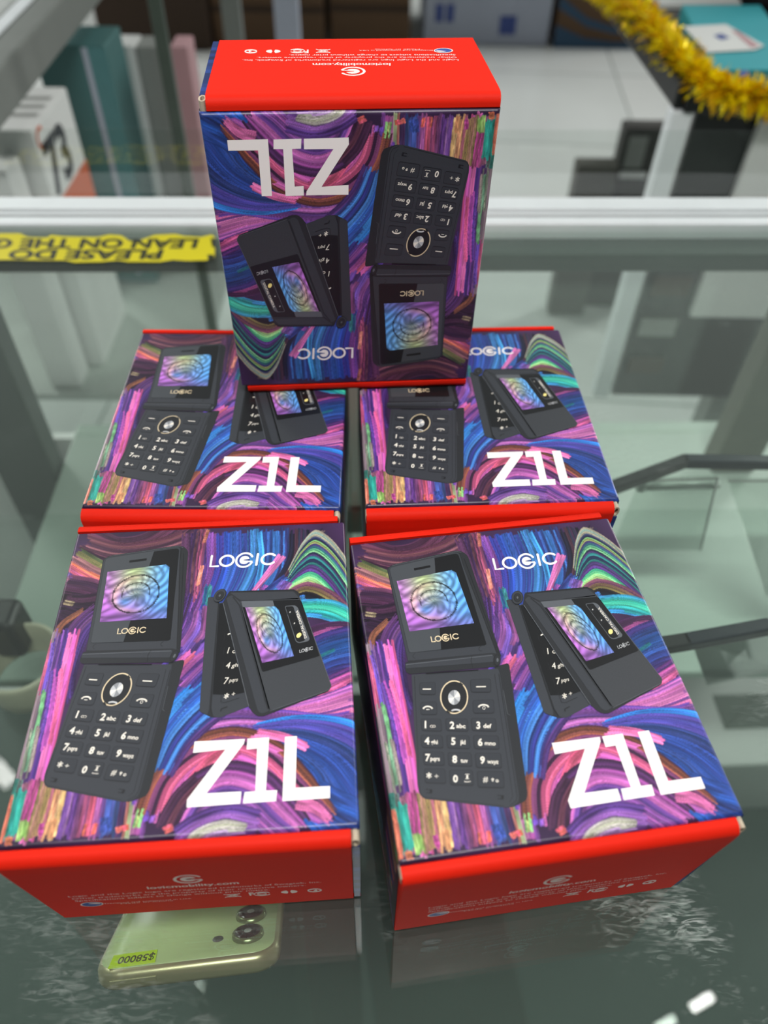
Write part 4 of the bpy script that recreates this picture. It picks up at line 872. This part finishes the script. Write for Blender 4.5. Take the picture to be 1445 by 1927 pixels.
# ------------------------------------------------------------------ beyond the rail, left: a neighbouring showcase
nb = empty('showcase', (at_z(90, 90, -.02)[0], at_z(90, 90, -.02)[1], FLOOR)); tag(nb, 'neighbouring glass showcase with grey metal top frame beyond the rail at the left', 'showcase')
loc = lambda p: tuple(np.array(p)-np.array(nb.location))
A, B = Vector(loc(at_z(-75, 212, -.02))), Vector(loc(at_z(195, -90, -.02)))
def bar(mb, A, B, w, h, m, bev=.003):
    d = B-A; L = d.length; R = Matrix.Rotation(math.atan2(d.y, d.x), 3, 'Z'); c = (A+B)/2
    mb.box(c-Vector((L/2, w/2, h/2)), c+Vector((L/2, w/2, h/2)), m, rot=R, bev=bev)
mb = MB(); bar(mb, A, B, .064, .05, m_alu2); bar(mb, A+Vector((-.012, 0, .027)), B+Vector((-.012, 0, .027)), .018, .004, m_alu); mb.build('top_frame', nb)  # pale strip paints the highlight band along the frame
for (x, y, yy, w, m) in ((325, 190, 1.15, .009, m_gedge), (438, 40, 1.9, .02, m_alu2), (541, 40, 2.2, .03, m_lilac)):
    p = Vector(loc(at_y(x, y, yy))); mb = MB(); mb.box((p.x-w, p.y-w*.6, 0), (p.x+w, p.y+w*.6, CH-FLOOR+.45), m, bev=.002); mb.build('upright', nb)
mb = MB(); p0 = Vector(loc((-1.15, .98, -.49))); p1 = Vector(loc((-.30, 1.9, -.48))); mb.box(p0, p1, mat('pale_shelf', '#aab2ac', rough=.4, noise=.1)); mb.build('shelf', nb)
def front_box(name, lab, cat, quad, y, depth, m, zbot=-.4798, extra=None):
    """a carton whose camera-side face fills the photo quad's top edge and runs down to the shelf"""
    a, b = at_y(*quad[0], y), at_y(*quad[1], y); zt = (a[2]+b[2])/2; x0, x1 = a[0], b[0]
    t = empty(name, ((x0+x1)/2, y+depth/2, zbot)); tag(t, lab, cat)
    w = (x1-x0)/2; h = zt-zbot
    mb = MB(); mb.box((-w, -depth/2, 0), (w, depth/2, h), m, bev=.003); mb.build('carton', t)
    if extra: extra(t, w, depth/2, h)
    return t
def ex73(t, w, d, h):
    mb = MB(); mb.box((-w-.0006, -d-.0006, h-.175), (w+.0006, d+.0006, h-.105), m_orange); mb.build('orange_sleeve', t)
    mb = MB(); add_text(mb, '73', m_ink, lambda x, y: (w+.0012, -d+.012+x, h-.095+y), size=.10, bold=.03); add_text(mb, 'C', m_orange, lambda x, y: (w+.0012, -d+.004+x, h-.03+y), size=.04, bold=.02)
    for i in range(3): mb.slab([(-w*.7, d*.5-.03*i), (w*.75, d*.5-.03*i), (w*.75, d*.5-.03*i-.012), (-w*.7, d*.5-.03*i-.012)], h+.0003, h+.0006, m_greyp)
    mb.build('box_print', t)
front_box('phone_box', 'white and orange box marked 73 in the showcase at the left', 'phone box', ((-35, 246), (60, 246)), 1.06, .16, m_whitep, extra=ex73)
def exteal(t, w, d, h):
    mb = MB(); mb.slab([(w*.35, -d-.0008), (w*.50, -d-.0008), (w*.50, -d-.0002), (w*.35, -d-.0002)], .02, h-.002, m_lilac); mb.slab([(w*.5, -d-.0008), (w*.98, -d-.0008), (w*.98, -d-.0002), (w*.5, -d-.0002)], .02, h-.002, mat('lighter_teal', '#4c7f82', rough=.5, noise=.2)); mb.build('printed_panel', t)
front_box('gift_box', 'large dark teal box standing in the showcase at the left', 'box', ((58, 86), (196, 86)), 1.32, .10, m_teal, extra=exteal)
front_box('white_pack', 'white blister pack beside the large teal box', 'pack', ((197, 86), (252, 86)), 1.46, .06, m_whitep)
front_box('pink_pack', 'dusty pink pack behind the upright in the showcase', 'pack', ((318, 88), (352, 88)), 1.40, .06, m_pink)
front_box('grey_pack', 'grey pack between the white pack and the dark upright', 'pack', ((254, 88), (300, 88)), 1.46, .06, m_greyp)
front_box('small_box', 'small pale box with dark print at the left edge of the showcase', 'box', ((-60, 322), (12, 322)), 1.0, .05, m_whitep)

# ------------------------------------------------------------------ far back: large cartons on the floor
def floor_carton(name, lab, x0, x1, ybase, depth, h, m, extra=None, cat='carton'):
    a, b = at_z(x0, ybase, FLOOR), at_z(x1, ybase, FLOOR); y = (a[1]+b[1])/2; X0_, X1_ = a[0], b[0]
    t = empty(name, ((X0_+X1_)/2, y+depth/2, FLOOR+.001)); tag(t, lab, cat); w = (X1_-X0_)/2
    mb = MB(); mb.box((-w, -depth/2, 0), (w, depth/2, h), m, bev=.01); mb.build('carton', t)
    if extra: extra(t, w, depth/2, h)
    return t
def planks(n):
    def f(t, w, d, h):
        mb = MB()
        for i in range(1, n): mb.box((-w, -d-.006, h*i/n-.012), (w, -d-.001, h*i/n+.012), m_brown2)
        mb.build('seam', t)
    return f
floor_carton('shipping_carton', 'brown carton stack at the far back, left of the dark gap', 405, 612, 92, .5, 1.5, m_brown, planks(9))
floor_carton('shipping_carton', 'brown carton at the far back, right of the dark gap behind the upright box', 622, 770, 90, .5, 1.5, m_brown, planks(9))
floor_carton('dark_cabinet', 'dark brown cabinet at the far back behind the showcase uprights', 190, 400, 95, .5, 1.4, m_brown2, cat='cabinet')
def exapp(t, w, d, h):
    mb = MB()
    for i in range(7):
        for j in range(2):
            x = -w*.82+j*w*.17; z = .10+.105*i; mb.slab([(x, -d-.004), (x+w*.12, -d-.004), (x+w*.12, -d-.001), (x, -d-.001)], z, z+.075, m_cblue)
    mb.slab([(-w*.42, -d-.004), (-w*.05, -d-.004), (-w*.05, -d-.001), (-w*.42, -d-.001)], .22, .55, m_cgreen); mb.slab([(.08*w, -d-.004), (.2*w, -d-.004), (.2*w, -d-.001), (.08*w, -d-.001)], .25, .5, m_cgreen)
    mb.slab([(w*.50, -d-.004), (w*.75, -d-.004), (w*.75, -d-.001), (w*.50, -d-.001)], .22, .62, m_navy)
    mb.slab([(w*.2, -d-.004), (w*.46, -d-.004), (w*.42, -d-.001), (w*.24, -d-.001)], .05, .13, m_cblue)
    mb.build('carton_print', t)
floor_carton('appliance_carton', 'pale appliance carton with blue print on the floor at the far back', 795, 1028, 86, .5, .9, m_lilac, exapp)
def exsw(t, w, d, h):
    mb = MB()
    pts = [(-w, .10), (-w*.5, .045), (0, .03), (w, .03), (w, .0), (-w, .0)]; mb.add([(x, -d-.003, z) for x, z in pts], [list(range(6))], m_swoosh)
    pts = [(-w, .22), (-w*.5, .13), (0, .09), (w, .075), (w, .055), (0, .065), (-w*.5, .095), (-w, .17)]; mb.add([(x, -d-.003, z) for x, z in pts], [list(range(8))], m_swoosh); mb.build('swoosh_print', t)
    mb = MB(); mb.slab([(-w*.85, -d-.005), (w*.25, -d-.005), (w*.25, -d-.001), (-w*.85, -d-.001)], .32, .66, m_whitep); lb = mb.build('paper_label', t)
    mb = MB()
    for q in range(3): mb.slab([(-w*.6+q*.16, -d-.008), (-w*.6+q*.16+.11, -d-.008), (-w*.6+q*.16+.11, -d-.006), (-w*.6+q*.16, -d-.006)], .54, .64, m_greyp)
    mb.build('label_print', lb)
floor_carton('appliance_carton', 'brown carton with white label and blue swoosh on the floor behind the tinsel', 1040, 1262, 92, .5, .9, m_brown, exsw)

# ------------------------------------------------------------------ right: another counter with tinsel
ZR = -.02
rc0 = at_z(1290, 182, ZR); rc = empty('side_counter', (rc0[0], rc0[1], FLOOR)); tag(rc, 'second counter with dark edge trimmed in gold tinsel at the right', 'counter')
loc = lambda X, Y, z=ZR: tuple(np.array(at_z(X, Y, z))-np.array(rc.location))
top = [loc(1290, 182), loc(1700, 205), loc(1700, -90), loc(1085, -90)]
mb = MB(); mb.add(top, [[0, 1, 2, 3]], mat('dark_counter_top', '#3a3940', rough=.25, noise=.3, nscale=8)); mb.build('counter_top', rc)
mb = MB(); bar(mb, Vector(top[0]), Vector(top[3]), .022, .03, m_blackp); bar(mb, Vector(top[0]), Vector(top[1]), .022, .03, m_blackp); mb.build('edge_trim', rc)
h = ZR-FLOOR
mb = MB(); mb.box((-.012, -.005, h-.46), (.014, .02, h-.015), m_alu, bev=.003); mb.build('corner_post', rc)
t1 = Vector(top[1]); mb = MB()
mb.box((.021, .004, h-.46), (t1.x, .014, h-.016), m_blackp); mb.build('front_panel', rc)
mb = MB(); mb.box((t1.x-.06, .004, .001), (t1.x-.02, .044, h-.461), m_alu2); mb.build('leg', rc)
p = Vector(loc(1418, 260)); mb = MB(); a = at_y(1412, 300, rc0[1]-.02); x = a[0]-rc.location.x; mb.box((x, -.012, h-.30), (x+.25, .003, h-.02), m_whitep, bev=.003); mb.build('white_panel', rc)
for k in range(4):
    mb = MB(); mb.box((.03, -.004, h-.20-.07*k), (x-.01, .003, h-.17-.07*k), m_brown2 if k % 2 else m_greyp, bev=.002); mb.build('dark_shelf', rc)
# teal box and other things on it
def flat_on(name, lab, cat, quad, z, hgt, m, extra=None):
    P = [np.array(at_z(x, y, z)) for x, y in quad]; c = sum(P)/len(P); t = empty(name, (c[0], c[1], z)); tag(t, lab, cat)
    mb = MB(); mb.slab([(p[0]-c[0], p[1]-c[1]) for p in P], 0, hgt, m); mb.build('body', t)
    if extra: extra(t, c)
    return t
def exlabel(t, c):
    zz = ZR+.0226; Q = [(1285, 52), (1365, 48), (1437, 88), (1420, 96), (1330, 101)]
    P = [np.array(at_z(x, y, zz)) for x, y in Q]; mb = MB(); mb.slab([(p[0]-c[0], p[1]-c[1]) for p in P], zz-ZR, zz-ZR+.0006, m_whitep); lb = mb.build('white_label', t)
    mb = MB(); mb.slab([(p[0]-c[0], p[1]-c[1]) for p in [np.array(at_z(x, y, zz)) for x, y in ((1342, 70), (1356, 66), (1372, 74), (1356, 78))]], zz-ZR+.0007, zz-ZR+.0010, m_cblue)
    mb.slab([(p[0]-c[0], p[1]-c[1]) for p in [np.array(at_z(x, y, zz)) for x, y in ((1376, 60), (1386, 60), (1428, 90), (1412, 92))]], zz-ZR+.0007, zz-ZR+.0010, m_pink); mb.build('label_print', lb)
    mb = MB(); mb.slab([(p[0]-c[0], p[1]-c[1]) for p in [np.array(at_z(x, y, zz)) for x, y in ((1385, 138), (1404, 134), (1412, 142), (1392, 146))]], zz-ZR, zz-ZR+.0006, m_cblue); mb.build('round_badge', t)
flat_on('teal_box', 'bright teal box with white label lying on the counter behind the tinsel', 'box', ((1275, 42), (1420, 42), (1500, 168), (1335, 168)), ZR+.001, .0215, m_teal2, exlabel)
flat_on('white_tray', 'white paper lying behind the bright teal box', 'paper', ((1215, -20), (1370, -20), (1392, 14), (1240, 18)), ZR+.001, .006, m_whitep)
t = empty('black_bag', tuple(at_z(1446, -8, ZR))); t.location.z = ZR+.001; tag(t, 'black bag at the top right corner above the teal box', 'bag')
bm = bmesh.new(); bmesh.ops.create_icosphere(bm, subdivisions=4, radius=1.0)
for v in bm.verts:
    n = 1+.08*math.sin(7*v.co.x+3*v.co.y)+.06*math.sin(9*v.co.z+4*v.co.x); v.co = Vector((v.co.x*.085*n, v.co.y*.10*n, max(0, v.co.z*.09*n+.05)))
mb = MB(); mb.bm(bm, mat('black_fabric', '#15151a', rough=.75, noise=.4, nscale=200), smooth=True); bm.free(); mb.build('pouch', t)
# tinsel garland
tg = empty('tinsel_garland', tuple(at_z(1250, 120, ZR))); tag(tg, 'shiny gold tinsel garland draped along the edge of the right counter', 'tinsel')
path = [np.array(at_z(x, y, zz)) for x, y, zz in ((1085, -60, ZR+.012), (1165, -6, ZR+.016), (1218, 42, ZR+.018), (1268, 98, ZR+.018), (1312, 145, ZR+.018), (1350, 166, ZR+.018), (1400, 178, ZR+.018), (1470, 180, ZR+.018), (1560, 185, ZR+.018))]
C, _ = catmull([p*1000 for p in path], 0.5) if False else (None, None)
pp = np.array(path); cum = np.r_[0, np.cumsum(np.linalg.norm(np.diff(pp, axis=0), axis=1))]
m_tin = mat('gold_foil', '#ffea10', rough=0.22, metal=0.35, noise=0.15, nscale=40); m_tin2 = mat('deep_gold_foil', '#e6b800', rough=0.28, metal=0.35, noise=0.2, nscale=40)
mb = MB(); rg = random.Random(5); off = np.array(tg.location)
for k in range(3400):
    s = rg.uniform(0, cum[-1]); p = np.array([np.interp(s, cum, pp[:, i]) for i in range(3)])-off
    th, ph_ = rg.uniform(0, 2*math.pi), math.acos(rg.uniform(-1, 1)); d = np.array([math.sin(ph_)*math.cos(th), math.sin(ph_)*math.sin(th), math.cos(ph_)])
    Lk = rg.uniform(.017, .030); w = rg.uniform(.0010, .0026); sd = np.cross(d, [rg.random(), rg.random(), rg.random()]); sd = sd/np.linalg.norm(sd)*w; cu = np.array([0, 0, -.004*rg.random()])
    a, b, c = p+d*.002, p+d*Lk*.6, p+d*Lk+cu
    mb.add([a-sd, a+sd, b+sd*1.1, b-sd*1.1, c+sd*.5, c-sd*.5], [[0, 1, 2, 3], [3, 2, 4, 5]], m_tin if rg.random() < .62 else m_tin2)
mb.build('foil_strands', tg)
mb = MB(); mb.tube([p-off for p in path], .0012, m_tin2, seg=6); mb.build('core_wire', tg)
# dark goods standing on the floor of the aisle, seen low beyond the rail
def exeq(t, w, d, h):
    mb = MB(); mb.box((-w*.8, -d-.004, h-.10), (-w*.15, -d-.0005, h-.02), m_greyp, bev=.002); mb.box((.35*w, -d-.004, h-.10), (w*.8, -d-.0005, h-.02), m_lilac, bev=.002); mb.box((-w*.85, -d-.006, h-.125), (w*.1, -d-.0005, h-.108), m_whitep, bev=.002); mb.build('front_label', t)
front_box('equipment_crate', 'dark crate with pale labels standing on the floor left of the second counter', 'crate', ((1178, 240), (1290, 240)), 2.0, .05, mat('charcoal_card', '#3b3a38', rough=.6, noise=.5, nscale=8), zbot=FLOOR+.001, extra=exeq)
front_box('storage_bin', 'low grey bin on the floor beside the dark crate', 'bin', ((1088, 312), (1165, 312)), 1.95, .05, mat('grey_bin', '#55544f', rough=.6, noise=.5, nscale=8), zbot=FLOOR+.001)

# ------------------------------------------------------------------ light
w = bpy.data.worlds.new('shop_light'); scene.world = w; w.use_nodes = True; nt = w.node_tree; bg = nt.nodes['Background']
tc = nt.nodes.new('ShaderNodeTexCoord'); sx = nt.nodes.new('ShaderNodeSeparateXYZ'); nt.links.new(tc.outputs['Generated'], sx.inputs[0])
# brighter overhead and ahead, dim behind the photographer
mr = nt.nodes.new('ShaderNodeMapRange'); mr.inputs[1].default_value = -0.35; mr.inputs[2].default_value = 0.9; mr.inputs[3].default_value = 0.07; mr.inputs[4].default_value = 0.62
mz = nt.nodes.new('ShaderNodeMapRange'); mz.inputs[1].default_value = -0.1; mz.inputs[2].default_value = 1.0; mz.inputs[3].default_value = 0.55; mz.inputs[4].default_value = 0.75
mm = nt.nodes.new('ShaderNodeMath'); mm.operation = 'MULTIPLY'
nt.links.new(sx.outputs[1], mr.inputs[0]); nt.links.new(sx.outputs[2], mz.inputs[0]); nt.links.new(mr.outputs[0], mm.inputs[0]); nt.links.new(mz.outputs[0], mm.inputs[1])
nt.links.new(mm.outputs[0], bg.inputs['Strength']); bg.inputs['Color'].default_value = (.90, 1.0, .96, 1)
def area(name, loc, size, energy, aim=(0, .25, 0), colr=(1, .98, .95)):
    l = bpy.data.lights.new(name, 'AREA'); l.shape = 'RECTANGLE'; l.size, l.size_y = size; l.energy = energy; l.color = colr
    o = bpy.data.objects.new(name, l); o.location = loc; col.objects.link(o)
    o.rotation_euler = (Vector(aim)-Vector(loc)).to_track_quat('-Z', 'Y').to_euler(); return o
area('added_carton_light', (0.0, -.12, 1.08), (.6, .12), 13, aim=(0, .2, 0))  # added low light, set to brighten carton tops and the upright front
area('ceiling_light', (-2.6, 1.8, 2.0), (.5, 1.6), 12)
area('ceiling_light', (2.7, 1.8, 2.0), (.5, 1.6), 16)
area('ceiling_light', (-4.2, 4.6, 2.4), (1.0, 3.0), 150, aim=(-.4, 2.4, -1))
area('ceiling_light', (4.4, 4.6, 2.4), (1.0, 3.0), 150, aim=(.4, 2.4, -1))
for px, py, sz, en in ((1322, 1885, (.025, .07), .11), (4, 1455, (.05, .09), .12)):
    P = at_z(px, py, 0.0); d = ray(px, py); t = 2.2/-d[2]
    area('tube_lamp', (P[0]+d[0]*t, P[1]+d[1]*t, 2.2), sz, en, aim=tuple(P))
